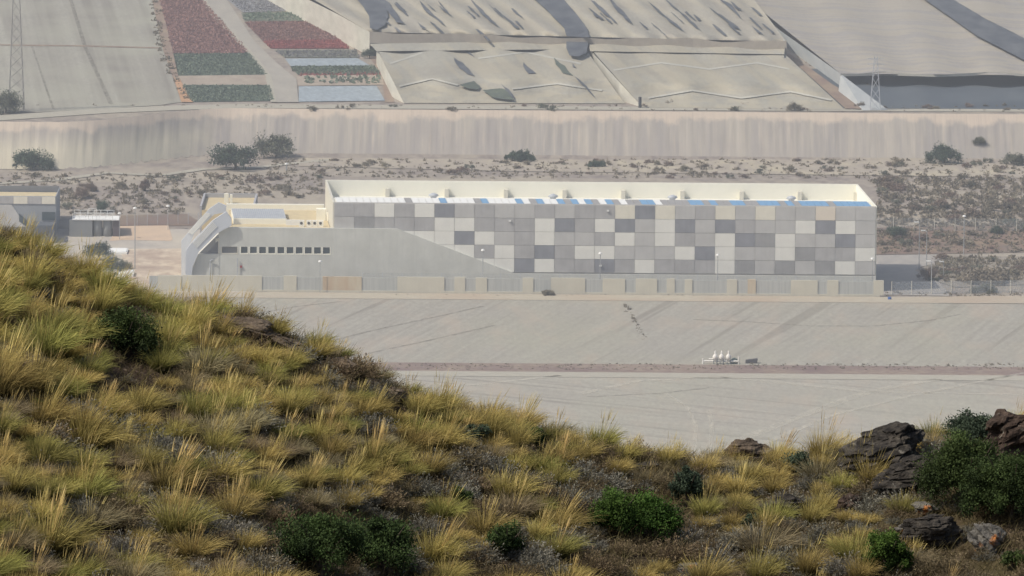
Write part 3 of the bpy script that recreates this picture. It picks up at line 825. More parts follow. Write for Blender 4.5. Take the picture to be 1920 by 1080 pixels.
def pylon(px, ytop, ybase, w, label, zb=ZT, mat=None):
    b = atZ(px, ybase, zb); b.z = zb; H = atY(px, ytop, b.y).z-zb
    e_ = empty('lattice_pylon', b, label, 'pylon')
    m = MB(); r = .075; n = max(5, int(H/2.2))
    def cor(k, i):
        f = k/n; s = w*(1-.72*f)/2; dx, dy = ((-1,-1),(1,-1),(1,1),(-1,1))[i]
        return Vector((b.x+dx*s, b.y+dy*s, zb+H*f))
    for k in range(n):
        for i in range(4):
            m.tube(cor(k, i), cor(k+1, i), r, n=4); m.tube(cor(k, i), cor(k+1, (i+1) % 4), r*.55, n=4); m.tube(cor(k, (i+1) % 4), cor(k+1, i), r*.55, n=4)
    m.build('lattice_frame', mat, e_)
    m = MB()
    for f in (.86, .96):
        m.tube((b.x-w*.8, b.y, zb+H*f), (b.x+w*.8, b.y, zb+H*f), r, n=4)
    m.build('cross_arm', mat, e_)
pylon(1641, 106, 207, 2.2, 'pale lattice pylon standing before the dark field at right', mat=m_metal)
pylon(31, -60, 208, 3.2, 'grey lattice pylon rising out of frame at the upper left', mat=conc('pylon_grey', 156,152,148, 5))

# ------------------------------------------------------------------ irrigation filters
b = gnd(1352, 683); k = FPX/b.y
ir = empty('irrigation_station', b, 'white pipe with three upright filters standing on the weed strip between fields', 'irrigation filter')
m_wp = conc('white_pipe', 236,232,224, 4); m_gd = conc('grey_fitting', 110,116,120, 5)
m = MB(); xa = b.x-3.2; xb = b.x+3.1
m.tube((xa, b.y, .55), (xb, b.y, .55), .16, n=8); m.tube((xa, b.y, 0), (xa, b.y, 1.0), .14, n=8); m.tube((xb, b.y, 0), (xb, b.y, 1.5), .12, n=8); m.tube((xa+1, b.y+.4, .9), (xb-1.5, b.y+.4, .9), .12, n=8)
m.build('pipe', m_wp, ir, smooth=False)
for px in (1341, 1353, 1366):
    x = atY(px, 675, b.y).x
    m = MB(); m.lathe((x, b.y, .5), [(.1,0),(.14,.25),(.42,.45),(.48,.8),(.4,1.1),(.22,1.3),(.14,1.4),(.16,1.7),(.08,1.9),(.03,1.95)], 12)
    q = m.build('filter', m_wp, ir, smooth=True)
    m = MB(); m.tube((x-.25, b.y-.3, 0), (x-.25, b.y-.3, .9), .06); m.tube((x+.3, b.y-.3, 0), (x+.3, b.y-.3, .9), .08); m.build('leg', m_gd, q)
x = atY(1377, 678, b.y).x
m = MB(); m.lathe((x, b.y+.8, .0), [(.7,0),(.75,.5),(.5,.9),(.05,1.1)], 9); o = tag(recentre(m.build('valve_cover', conc('dark_green_cover', 96,108,100, 6)), (x, b.y+.8, 0)), 'dark green cover right of the white irrigation filters', 'valve cover')
b2 = gnd(1408, 682); m = MB(); m.prism([(b2.x-1.0, 0), (b2.x+1.1, 0), (b2.x+1.2, .9), (b2.x-.9, .6)], b2.y, b2.y+1)
tag(recentre(m.build('dark_crate', conc('dark_plastic', 92,90,92, 6)), b2), 'low dark slab lying right of the irrigation filters', 'crate')
for px, py in ((1376,552),(1668,562)):
    b = gnd(px, py); m = MB(); m.lathe((b.x, b.y, .0), [(.32,0),(.36,.25),(.3,.5),(.05,.55)], 8)
    tag(recentre(m.build('plastic_drum', NT('blue_plastic', .5, .3).out(S(60,100,170))), b), 'small blue drum at the foot of the wall' if px < 1500 else 'small blue drum on the dirt track at right', 'drum')

# ------------------------------------------------------------------ left outbuilding and tanks
YO = gnd(60, 445).y
ob = empty('outbuilding', (atY(40, 440, YO).x, YO, 0), 'flat-roofed grey outbuilding with white panels behind the grassy slope at left', 'building')
def OX(px): return atY(px, 400, YO).x
def OZ(py): return atY(50, py, YO).z
m = MB(); m.box(OX(-60), OX(105), YO, YO+.4, 0, OZ(368)); m.box(OX(103.5), OX(105), YO+.41, YO+14, 0, OZ(368)-.003); m.build('wall', conc('outbuilding_grey', 158,162,166, 8), ob)
m = MB(); m.box(OX(-60), OX(103), YO+.41, YO+13.5, 0, OZ(368)-.9); m.build('roof', m_tan, ob)
m = MB(); m.box(OX(-60), OX(103), YO+14.01, YO+14.4, 0, OZ(368)+.25); m.build('rear_parapet', conc('parapet_shaded_dark', 128,130,134, 6), ob)  # shaded inner face of the parapet painted in as darker grey
for i, (a, b) in enumerate(((-60,-27),(-27,0),(0,25),(25,52),(52,78),(78,104))):
    m = MB(); m.box(OX(a)+.03, OX(b)-.03, YO-.14, YO-.01, OZ(382), OZ(368.5)); m.build('panel', m_w if i in (0,3,5) else m_m, ob)
m = MB(); m.prism([(OX(-60), OZ(384)), (OX(22), OZ(384)), (OX(50), OZ(425)), (OX(-60), OZ(425))], YO-.2, YO-.02); m.build('pale_panel', m_l, ob)
m = MB(); m.prism([(OX(36), OZ(400)), (OX(50), OZ(412)), (OX(50), OZ(425)), (OX(36), OZ(415))], YO-.26, YO-.21); m.build('window', m_glass, ob)
m = MB(); m.box(OX(79), OX(103), YO-.12, YO-.02, OZ(412), OZ(397)); m.build('window', m_glass, ob)
# lower porch
m = MB(); m.box(OX(60), OX(105), YO-6, YO-.4, 0, OZ(415)); m.build('porch', conc('porch_dark', 96,100,106, 6), ob)

tkY = gnd(175, 445).y
def KX(px): return atY(px, 430, tkY).x
zk = atY(175, 413, tkY).z
tk = empty('water_tank', (KX(175), tkY, 0), 'grey concrete tank block with white railings on top, left of the sandy pad', 'tank')
m_tk = conc('tank_grey', 140,142,142, 7)
m = MB(); m.box(KX(130), KX(173), tkY, tkY+7, 0, zk); m.build('tank_block', m_tk, tk)
for a, b in ((173, 192), (192, 211)):
    xc = (KX(a)+KX(b))/2; m = MB(); m.lathe((xc, tkY+1.2, 0), [(.95,0),(.95,zk-.25),(.8,zk-.05),(.3,zk)], 16); m.build('tank_cylinder', m_tk, tk, smooth=True)
m = MB(); m.box(KX(211.5), KX(223), tkY+.3, tkY+4, 0, zk-.1); m.build('tank_block', conc('tank_dark', 96,88,92, 5), tk)
m = MB(); m.box(KX(135), KX(223), tkY-.1, tkY+6, zk+.005, zk+.15); m.build('deck', m_whs, tk)
m = MB(); r = .06
for y_ in (tkY, tkY+5.8):
    for h in (.55, 1.1): m.tube((KX(136), y_, zk+h+.15), (KX(211), y_, zk+h+.15), r, n=4)
    for i in range(7):
        x = KX(136)+(KX(211)-KX(136))*i/6; m.tube((x, y_, zk+.15), (x, y_, zk+1.25), r, n=4)
for i in (2, 3): m.tube((KX(136)+(KX(211)-KX(136))*i/5, tkY, zk), (KX(136)+(KX(211)-KX(136))*i/5, tkY, zk+2.3), r, n=4)
m.tube((KX(136)+(KX(211)-KX(136))*.4, tkY, zk+2.3), (KX(136)+(KX(211)-KX(136))*.6, tkY, zk+2.3), r, n=4)
m.build('railing', m_whs, tk)
def slab(px0, px1, py, h, d, label, cat, name, mat):
    b = gnd((px0+px1)/2, py); a = atY(px0, py, b.y).x; c = atY(px1, py, b.y).x
    m = MB(); m.box(a, c, b.y, b.y+d, 0, h); m.box(a+.2, c-.2, b.y+.3, b.y+d-.3, h+.004, h+.12, 0)
    for k in range(3): m.box(a+(c-a)*(k+.3)/3.2, a+(c-a)*(k+.5)/3.2, b.y-.1, b.y-.005, .1, h*.9, 0)
    tag(recentre(m.build(name, mat), (b.x, b.y, 0)), label, cat)
slab(200, 238, 478, .5, 6, 'stack of white slabs on the rubble right of the dark tree', 'slabs', 'slab_stack', m_whs)
slab(222, 250, 520, .7, 5, 'white slab stack just above the grass crest at left', 'slabs', 'slab_stack', m_whs)
slab(264, 280, 423, .7, 2, 'small beige box beyond the sandy pad', 'box', 'box', m_crm)

# ------------------------------------------------------------------ vegetation materials
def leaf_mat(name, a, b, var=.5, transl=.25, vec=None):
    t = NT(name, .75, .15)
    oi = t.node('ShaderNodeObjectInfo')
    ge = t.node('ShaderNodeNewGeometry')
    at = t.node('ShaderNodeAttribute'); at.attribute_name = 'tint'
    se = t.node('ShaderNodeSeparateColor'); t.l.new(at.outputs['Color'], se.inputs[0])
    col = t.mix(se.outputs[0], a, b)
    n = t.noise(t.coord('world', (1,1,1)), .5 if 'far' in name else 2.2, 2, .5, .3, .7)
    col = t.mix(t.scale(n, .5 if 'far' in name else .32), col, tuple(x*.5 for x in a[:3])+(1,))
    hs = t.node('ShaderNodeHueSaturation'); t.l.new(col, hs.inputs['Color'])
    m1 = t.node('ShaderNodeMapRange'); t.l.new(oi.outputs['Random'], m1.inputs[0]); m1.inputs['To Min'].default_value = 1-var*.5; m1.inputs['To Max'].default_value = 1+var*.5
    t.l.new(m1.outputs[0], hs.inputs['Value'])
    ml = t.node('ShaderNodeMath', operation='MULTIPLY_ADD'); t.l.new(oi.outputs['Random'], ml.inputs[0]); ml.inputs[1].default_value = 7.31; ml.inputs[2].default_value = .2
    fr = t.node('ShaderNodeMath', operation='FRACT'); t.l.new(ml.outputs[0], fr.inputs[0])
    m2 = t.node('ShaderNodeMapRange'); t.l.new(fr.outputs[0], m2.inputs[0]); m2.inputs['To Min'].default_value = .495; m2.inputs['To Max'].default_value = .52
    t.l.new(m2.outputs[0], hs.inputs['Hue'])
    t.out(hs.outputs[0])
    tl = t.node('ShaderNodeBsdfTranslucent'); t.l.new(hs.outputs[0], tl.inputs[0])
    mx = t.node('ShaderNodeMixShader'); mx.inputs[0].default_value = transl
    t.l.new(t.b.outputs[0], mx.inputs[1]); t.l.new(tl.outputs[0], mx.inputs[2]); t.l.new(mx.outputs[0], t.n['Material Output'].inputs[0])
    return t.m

class Leafy:
    """many small faces with a per-face tint attribute"""
    def __init__(s): s.v = []; s.f = []; s.t = []
    def leaf(s, p, d, n, L, W, tint):
        b = len(s.v); w = d.cross(n)
        if w.length < 1e-4: w = d.orthogonal()
        w = w.normalized()*W*.5
        s.v += [tuple(p-w*.3), tuple(p+d*L*.5-w), tuple(p+d*L), tuple(p+d*L*.5+w)]
        s.f.append((b, b+1, b+2, b+3)); s.t += [tint]*4
    def blade(s, P, W, t0, t1):
        # P: list of points, tapered ribbon
        n = len(P); b = len(s.v)
        side = (P[-1]-P[0]).cross(Vector((random.uniform(-1,1), random.uniform(-1,1), .2)))
        side = side.normalized() if side.length > 1e-5 else Vector((1,0,0))
        for i, p in enumerate(P):
            f = i/(n-1); w = side*W*.5*(1-f*.85)
            s.v += [tuple(p-w), tuple(p+w)]; s.t += [t0+(t1-t0)*f]*2
        for i in range(n-1): s.f.append((b+2*i, b+2*i+1, b+2*i+3, b+2*i+2))
    def mesh(s, name, mat):
        me = bpy.data.meshes.new(name); me.from_pydata(s.v, [], s.f); me.materials.append(mat)
        a = me.color_attributes.new('tint', 'FLOAT_COLOR', 'POINT')
        buf = []
        for t in s.t: t = max(0, min(1, t)); buf += [t, t, t, 1]
        a.data.foreach_set('color', buf); me.update(); return me
def rv(): 
    while True:
        v = Vector((random.uniform(-1,1), random.uniform(-1,1), random.uniform(-1,1)))
        if .05 < v.length < 1: return v.normalized()

def crown_mesh(name, mat, rx, ry, h, nclump, nleaf, leaf, dens=.5, wob=.35, seed=0):
    random.seed(seed+100); L = Leafy()
    cl = []
    for k in range(nclump):
        d = rv(); d.z = abs(d.z)*1.25-.5
        r = random.uniform(.35, 1.02)
        cl.append((Vector((d.x*rx*r, d.y*ry*r, h*.40+d.z*h*.52*r)), random.choice((random.uniform(.1,.2), random.uniform(.16,.3), random.uniform(.25,.42)))*min(rx, h*.7), random.uniform(-.32, .3)))
    for c, r, tt in cl:
        for i in range(nleaf):
            d = rv(); q = c+d*r*random.uniform(.35, 1.25)*Vector((1,1,.8)).length/1.6
            if q.z < .02: q.z = random.uniform(.02, .1)*h
            n = (d+rv()*.7).normalized(); dd = (d*.6+rv()).normalized()
            L.leaf(q, dd, n, leaf*random.uniform(.7,1.4), leaf*random.uniform(.4,.8), .25+.45*(q.z/h)+.3*random.random()*d.z+tt)  # tint lightens with height and on upward leaves: top light painted into the crown
    return L.mesh(name, mat)
def twig_mesh(name, mat, r, n, leafn, leaf, seed=0, up=.6, w=.006):
    random.seed(seed+300); L = Leafy()
    for k in range(n):
        d = rv(); d.z = abs(d.z)*up+.12; d.normalize(); ln = r*random.uniform(.6, 1.15)
        o = Vector((random.uniform(-.2,.2)*r, random.uniform(-.2,.2)*r, 0))
        P = [o+d*ln*f+rv()*.05*r*f for f in (0,.4,.7,1)]
        L.blade(P, w, .1, .8)
        for j in range(leafn):
            f = random.uniform(.45, 1.05); L.leaf(o+d*ln*f+rv()*.04*r, (d+rv()*.8).normalized(), rv(), leaf*random.uniform(.6,1.4), leaf*.4, .3+.7*f*random.random())
    return L.mesh(name, mat)
def trunk_mesh(name, mat, h, r, seed=0):
    random.seed(seed+500); m = MB()
    m.tube((0,0,-.15*h), (0.05*h,0,.3*h), r, r*.75, 6)
    for k in range(6):
        a = k*1.05+random.random(); e_ = Vector((math.cos(a)*h*.4, math.sin(a)*h*.4, h*random.uniform(.55,.8)))
        m.tube((0.02*h*k*.3,0,.12*h+.03*h*k), e_, r*.55, r*.2, 5)
    return m.mesh(name, mat)

m_bark = two('bark', S(96,84,74), S(74,66,60), 3., detail=4)
m_farG = leaf_mat('far_green_foliage', S(74,88,74), S(104,118,96), .25, .2)
m_farO = leaf_mat('far_olive_foliage', S(104,106,92), S(142,142,122), .25, .2)
m_farB = leaf_mat('far_dry_foliage', S(126,116,102), S(172,160,140), .4, .2)
m_farR = leaf_mat('far_reddish_foliage', S(122,104,96), S(160,138,124), .3, .2)

# far trees: individually placed
def far_tree(px, py, wpx, hpx, label, mat, kind='tree', seed=0, lean=0):
    b = gnd(px, py); k = FPX/b.y; w = wpx/k; h = hpx/k
    e_ = empty(kind, b, label, 'tree' if kind == 'tree' else 'bush', rz=0)
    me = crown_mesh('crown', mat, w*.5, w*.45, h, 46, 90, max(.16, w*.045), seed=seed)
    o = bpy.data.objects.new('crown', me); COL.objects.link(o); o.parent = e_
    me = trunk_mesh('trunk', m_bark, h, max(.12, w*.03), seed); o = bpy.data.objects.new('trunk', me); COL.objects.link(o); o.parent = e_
far_tree(60, 317, 80, 42, 'round dark green tree at the far left below the bank', m_farG, seed=1)
far_tree(440, 318, 92, 56, 'largest round green tree at the foot of the bank', m_farG, seed=2)
far_tree(517, 296, 84, 52, 'open grey-green tree just right of the largest round tree', m_farO, seed=3)
far_tree(976, 302, 66, 22, 'low spreading green bush under the middle of the bank', m_farG, 'bush', seed=4)
far_tree(1116, 313, 42, 14, 'flat green bush right of the middle behind the warehouse roof', m_farG, 'bush', seed=5)
far_tree(1770, 307, 72, 42, 'round green tree at the right foot of the bank', m_farG, seed=6)
far_tree(1836, 272, 26, 20, 'small dark shrub growing halfway up the bank at right', m_farO, 'bush', seed=7)
far_tree(1905, 310, 54, 26, 'thin grey-green bush at the right edge below the bank', m_farO, 'bush', seed=8)
far_tree(692, 110, 28, 24, 'dark green tree at the corner of the white greenhouse wall', m_farG, seed=9)
far_tree(185, 488, 56, 46, 'dark leaning tree in front of the tanks above the grass crest', m_farG, seed=10)
far_tree(210, 515, 46, 46, 'dark tree right beside the leaning tree at the grass crest', m_farG, seed=11)
far_tree(232, 505, 34, 20, 'grey-green bush below the white slab stack', m_farO, 'bush', seed=12)
far_tree(192, 398, 36, 26, 'green bush rising behind the railed tanks', m_farG, 'bush', seed=13)
far_tree(155, 372, 30, 26, 'purplish brown bush up the slope behind the tanks', m_farR, 'bush', seed=14)
far_tree(170, 358, 28, 18, 'dark bush adjoining the purplish bush on the slope', m_farR, 'bush', seed=15)
far_tree(228, 354, 26, 16, 'brown bush right of the purplish pair on the slope', m_farB, 'bush', seed=16)
far_tree(272, 358, 24, 28, 'dark two-lobed bush in the middle of the left slope', m_farR, 'bush', seed=17)
far_tree(547, 544, 22, 16, 'wispy grey bush growing against the boundary wall', m_farB, 'bush', seed=18)
far_tree(1027, 554, 26, 12, 'dry brown bush at the foot of the boundary wall', m_farB, 'bush', seed=19)
far_tree(1305, 552, 24, 18, 'dark green weeds before the grey wall, left of the white column', m_farO, 'bush', seed=20)
far_tree(1600, 553, 34, 12, 'grey-green weeds before the wall near the right corner', m_farO, 'bush', seed=21)
far_tree(1845, 548, 60, 16, 'low green bush behind the right wire fence', m_farO, 'bush', seed=22)
far_tree(1680, 444, 46, 24, 'blue-green bush beyond the right end of the warehouse', m_farG, 'bush', seed=23)
far_tree(1870, 438, 26, 16, 'light green bush by the distant right fence', m_farG, 'bush', seed=24)
far_tree(1740, 525, 44, 28, 'dark bush overhanging the road bend', m_farR, 'bush', seed=25)
far_tree(1490, 208, 30, 18, 'dry bush on the bank top below the lower right greenhouse', m_farB, 'bush', seed=26)
far_tree(10, 212, 70, 50, 'dark trees at the left edge above the bank', m_farO, 'bush', seed=27)
far_tree(1848, 530, 110, 34, 'large grey scrub bush on the dark bank at right', m_farB, 'bush', seed=28)

# many small shrubs
protos = []
for k in range(6):
    mt = (m_farB, m_farR, m_farO, m_farB, m_farB, m_farR)[k]
    me = crown_mesh('shrub', mt, .62, .6, .8, 12, 36, .13, seed=40+k)
    o = bpy.data.objects.new('dry_shrub', me); COL.objects.link(o); protos.append(o)
random.seed(77)
spots = []
def scat(n, x0_, x1_, y0_, y1_, s0, s1):
    c = 0
    while c < n:
        px = random.uniform(x0_, x1_); py = random.uniform(y0_, y1_)
        if 605 < px < 1645 and 335 < py < 553: continue
        if 340 < px < 640 and py > 372: continue
        if px < 640 and 326 > py and py < 326 + 0 and px < 420: continue
        if not (600 < px) and py < 305 and px < 560: continue
        spots.append((px, py, random.uniform(s0, s1))); c += 1
scat(54, -40, 620, 330, 400, .9, 2.4)
scat(92, 560, 1960, 302, 336, .8, 2.2)
scat(60, 1640, 1960, 336, 420, 1.2, 3.2)
scat(22, 1640, 1960, 430, 474, 1., 2.6)
scat(26, 1750, 1960, 486, 528, 1.5, 3.)
scat(30, 140, 1900, 199, 208, .9, 2.0)
first = True; cnt = [0]*6
for i, (px, py, s) in enumerate(spots):
    b = gnd(px, py); k = i % 6
    if cnt[k] == 0: o = protos[k]; o.location = b; o.rotation_euler.z = random.random()*6; o.scale = (s, s, s*.8)
    else: o = dup(protos[k], b, random.random()*6, (s*random.uniform(.8,1.4), s, s*random.uniform(.6,1.)))
    cnt[k] += 1
    tag(o, 'small dry shrub scattered on the stony ground around the warehouse', 'shrub', 'dry shrubs on the stony ground')
# tiny tufts as uncountable scrub
random.seed(5); L = Leafy()
def tuft(b, s):
    for i in range(16):
        d = rv(); d.z = abs(d.z); L.leaf(b+d*s*.4*random.random(), (d+rv()*.5).normalized(), rv(), s*.5, s*.3, random.random())
def sprinkle(n, x0_, x1_, y0_, y1_, s0, s1):
    for _ in range(n):
        px = random.uniform(x0_, x1_); py = random.uniform(y0_, y1_)
        if 605 < px < 1645 and 335 < py < 553: continue
        if 345 < px < 640 and py > 372: continue
        b = gnd(px, py)
        if 1645 < b.y < 1682 and py < 300: continue
        tuft(b, random.uniform(s0, s1))
sprinkle(1000, -60, 620, 326, 402, .4, 1.2)
sprinkle(1100, 500, 1980, 298, 338, .3, 1.)
sprinkle(1100, 1640, 1980, 336, 428, .4, 1.5)
sprinkle(520, 1640, 1980, 430, 476, .4, 1.2)
sprinkle(380, 1760, 1980, 484, 530, .5, 1.6)
sprinkle(260, 0, 1920, 198, 210, .3, .7)
sprinkle(520, 700, 1960, 683, 694, .2, .55)
sprinkle(70, 1660, 1920, 549, 556, .3, .7)
sprinkle(120, 280, 1660, 551, 555, .15, .4)
for _ in range(90):
    f = random.random(); px = 285+f*f*62+random.uniform(-3, 16)*(1-f*.4); py = f*188
    tuft(gnd(px, py), random.uniform(.5, 1.4))
sprinkle(70, 1480, 1630, 105, 205, .3, .6)
for _ in range(46):
    f = random.random(); tuft(gnd(1172+f*38+random.gauss(0, 3), 572+f*66), random.uniform(.25, .8)*(1.1-f*.6))
o = bpy.data.objects.new('scrub', L.mesh('scrub', m_farB)); COL.objects.link(o)
tag(o, 'tiny dry weeds and stubble speckling the valley floor', 'scrub', kind='stuff')

def crop(name, quad, cols, rows, mat, label, cat, hgt=.5):
    random.seed(len(label)); L = Leafy(); a, b, c, d = [gnd(*p) for p in quad]
    for j in range(rows):
        for i in range(cols):
            u = (i+.5+random.uniform(-.25,.25))/cols; v = (j+random.random())/rows
            p = a.lerp(b, u).lerp(d.lerp(c, u), v)
            if random.random() < .15: continue
            for q in range(4):
                dd = rv(); dd.z = abs(dd.z)+.3; L.leaf(p+Vector((random.uniform(-.2,.2), random.uniform(-1,1), .05)), dd.normalized(), rv(), hgt*random.uniform(.7,1.3), hgt*.8, random.random())
    o = bpy.data.objects.new(name, L.mesh(name, mat)); COL.objects.link(o); tag(o, label, cat, kind='stuff')
m_cr = leaf_mat('far_red_leaves', S(156,118,112), S(196,158,148), .1, .3)
m_cb = leaf_mat('far_bright_red_leaves', S(166,98,96), S(200,134,126), .1, .3)
m_cg = leaf_mat('far_crop_green_leaves', S(118,132,116), S(158,168,148), .1, .3)
m_cl = leaf_mat('far_lilac_leaves', S(128,126,132), S(168,166,164), .1, .3)
crop('crop_plants', [(300,1),(380,1),(466,100),(326,101)], 52, 60, m_cr, 'reddish crop rows left of the pale farm road', 'crop')
crop('crop_plants', [(327,103),(467,102),(499,140),(336,142)], 50, 40, m_cg, 'green crop band below the left red rows', 'crop')
crop('crop_plants', [(342,162),(506,162),(512,189),(358,191)], 50, 28, m_cg, 'green crop band along the bank top left of the farm road', 'crop')
crop('crop_plants', [(460,43),(598,42),(638,76),(494,77)], 44, 32, m_cr, 'reddish crop rows right of the pale farm road', 'crop')
crop('crop_plants', [(494,78),(638,77),(654,91),(508,91)], 46, 16, m_cb, 'brightest red crop row right of the farm road', 'crop')
crop('crop_plants', [(430,1),(548,1),(568,20),(456,23)], 34, 20, m_cl, 'greyish lilac crop patch at the top beside the farm road', 'crop', .35)
crop('crop_plants', [(455,26),(572,24),(580,39),(459,39)], 34, 6, m_cg, 'row of grey-green clumps above the right red rows', 'crop', .6)
crop('crop_plants', [(546,127),(700,126),(713,140),(558,140)], 46, 14, m_cg, 'dark green crop strip between the pale plastic strips', 'crop', .6)
crop('crop_plants', [(516,96),(668,95),(674,108),(534,108)], 44, 12, m_cl, 'dull grey-green crop strip above the upper plastic strip', 'crop', .4)
crop('crop_plants', [(570,146),(712,145),(716,158),(572,158)], 13, 4, m_cg, 'sparse dark plants on the dry soil above the lower plastic cover', 'crop', .9)
crop('crop_plants', [(560,138),(712,137),(714,142),(560,143)], 50, 3, m_cb, 'thin row of red plants at the foot of the right green strip', 'crop', .45)

# ------------------------------------------------------------------ foreground hillside
YC = 92.0
SIL = [(-300,350),(-150,400),(0,462),(60,486),(130,520),(200,558),(280,588),(400,614),(450,612),(480,616),(520,638),(600,672),(680,705),(740,745),(790,775),(870,792),(950,816),(1050,836),(1150,862),(1250,878),(1350,884),(1500,880),(1600,868),(1700,850),(1800,835),(1920,820),(2100,800),(2300,780)]
CR = [(atY(px, py, YC).x, atY(px, py, YC).z) for px, py in SIL]
def zc(x):
    if x <= CR[0][0]: return CR[0][1]+(CR[0][0]-x)*.25
    if x >= CR[-1][0]: return CR[-1][1]+.02*(x-CR[-1][0])
    for (a, za), (b, zb2) in zip(CR[:-1], CR[1:]):
        if a <= x <= b:
            t = (x-a)/(b-a); return za+(zb2-za)*t
def Graw(x, Y):
    z = (zc(x-.25)+zc(x)+zc(x+.25))/3
    bump = .10*noise.noise(Vector((x*.7, Y*.7, 0)))+.05*noise.noise(Vector((x*2.3, Y*2.3, 4)))
    d = YC-Y
    if d >= 0:
        s = .17
        zz = z - s*d + bump*min(1, d/2+.15)
        if Y < 62: 
            z62 = zz + s*(62-Y)*0; f = (62-Y)/82.
            zz = (z - s*(YC-62))*(1-f) + (HC-2.2)*f + bump
        return zz
    e_ = -d
    zz = z - .03*e_ - min(.6, e_*.06)*e_
    return zz
def G(x, Y): 
    z = Graw(x, Y)
    return max(z, -6)
gx = sorted(set([-900,-600,-400,-260,-160,-100,-60,-40,-25,-18,-14] + [i*.2 for i in range(-60, 61)] + [14,18,25,40,60,100,160,260,400,600,900]))
gy = sorted(set([-60,-30,0,20,35,50,58,62,66,70,74,77] + [78+.25*i for i in range(0, 66)] + [95,96,98,100,104,110,120,135,155,180,210,240,270,300,330,360,390,420,460,520]))
hg = MB()
for Y in gy:
    for x in gx: 
        hg.v.append((x, Y, G(x, Y)))
for j in range(len(gy)-1):
    for i in range(len(gx)-1):
        a = j*len(gx)+i; hg.f.append([a, a+1, a+1+len(gx), a+len(gx)]); hg.m.append(0)
def hill_mat():
    t = NT('hillside_soil', .95, .05)
    v = t.coord('world'); f = t.noise(v, 3., 7, .65, .35, .65); col = t.mix(f, S(58,48,40), S(92,78,66))
    f = t.noise(v, 14., 4, .7, .55, .7); col = t.mix(t.scale(f, .7), col, S(140,124,106))
    f = t.noise(v, .6, 3, .5, .45, .65); col = t.mix(t.scale(f, .5), col, S(98,90,58))
    h = t.noise(v, 9., 6, .7, .2, .8); t.bump(h, .8, .06)
    return t.out(col)
struct(hg.build('hillside', hill_mat(), smooth=True, fix=False))
def ghit(px, py):
    d = ray(px, py); Y = 70.
    while Y < 96:
        t = Y/d.y
        if HC+d.z*t <= G(d.x*t, Y): break
        Y += .05
    t = Y/d.y; return Vector((d.x*t, Y, G(d.x*t, Y)))

# grass blades
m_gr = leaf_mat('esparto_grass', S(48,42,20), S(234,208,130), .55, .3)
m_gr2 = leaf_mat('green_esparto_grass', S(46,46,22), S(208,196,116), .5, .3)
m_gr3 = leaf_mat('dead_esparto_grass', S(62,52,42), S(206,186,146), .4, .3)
m_st = leaf_mat('straw_stalks', S(190,160,98), S(236,208,146), .2, .3)
def tussock(seed, mat, n=620, h=.72, wind=.35, spread=.42, stalks=26):
    random.seed(seed+900); L = Leafy()
    for k in range(n):
        a = random.random()*6.283; rr = random.random()**.6*.16
        o = Vector((math.cos(a)*rr, math.sin(a)*rr, -.03))
        tilt = random.random()**.8*spread*1.6
        d = Vector((math.cos(a)*tilt+wind*random.uniform(.1,.8), math.sin(a)*tilt, 1)).normalized()
        ln = h*random.uniform(.55, 1.1); dr = ln*random.uniform(.12,.55)
        hd = Vector((d.x, d.y, 0))+Vector((wind*.5, 0, 0))+Vector((random.uniform(-.2,.2), random.uniform(-.2,.2), 0))
        P = []
        for f in (0, .3, .58, .82, 1):
            q = o+d*ln*f+hd*(dr*f*f*.9); q.z -= dr*f*f*f*.75; P.append(q)
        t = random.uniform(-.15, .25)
        L.blade(P, random.uniform(.006, .012), -.08+t*.3, .92+t)  # golden tips are the grass's own; dark bases also paint shade into the clump
    me = L.mesh('blades', mat)
    L2 = Leafy()
    for k in range(stalks):
        a = random.random()*6.283; tl = random.uniform(0,.35)
        d = Vector((math.cos(a)*tl+wind*.7, math.sin(a)*tl, 1)).normalized(); ln = h*random.uniform(.95, 1.32)
        P = [d*ln*f+Vector((wind*.22*f*f, 0, 0))*ln for f in (0,.4,.75,.86,1)]
        L2.blade(P[:4], .006, .1, .5)
        L2.blade([P[2], P[3], P[4]], .0125, .35, .9)
    me2 = L2.mesh('seed_stalks', m_st)
    return me, me2
variants = []
for k in range(9):
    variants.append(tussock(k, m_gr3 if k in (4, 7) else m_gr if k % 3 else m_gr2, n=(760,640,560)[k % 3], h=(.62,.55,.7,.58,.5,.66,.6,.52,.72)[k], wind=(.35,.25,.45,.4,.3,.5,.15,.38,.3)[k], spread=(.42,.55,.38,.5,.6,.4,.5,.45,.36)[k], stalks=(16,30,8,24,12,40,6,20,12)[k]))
def put_tussock(b, s, rz, k, label=None, group='esparto tussocks on the hillside', sz=1.):
    e_ = empty('grass_tussock', b, label or 'golden esparto grass tussock on the foreground hillside', 'grass tussock', None if label else group, rz=rz)
    e_.scale = (s, s, s*sz)
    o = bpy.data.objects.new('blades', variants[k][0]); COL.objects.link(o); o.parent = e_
    o = bpy.data.objects.new('seed_stalks', variants[k][1]); COL.objects.link(o); o.parent = e_

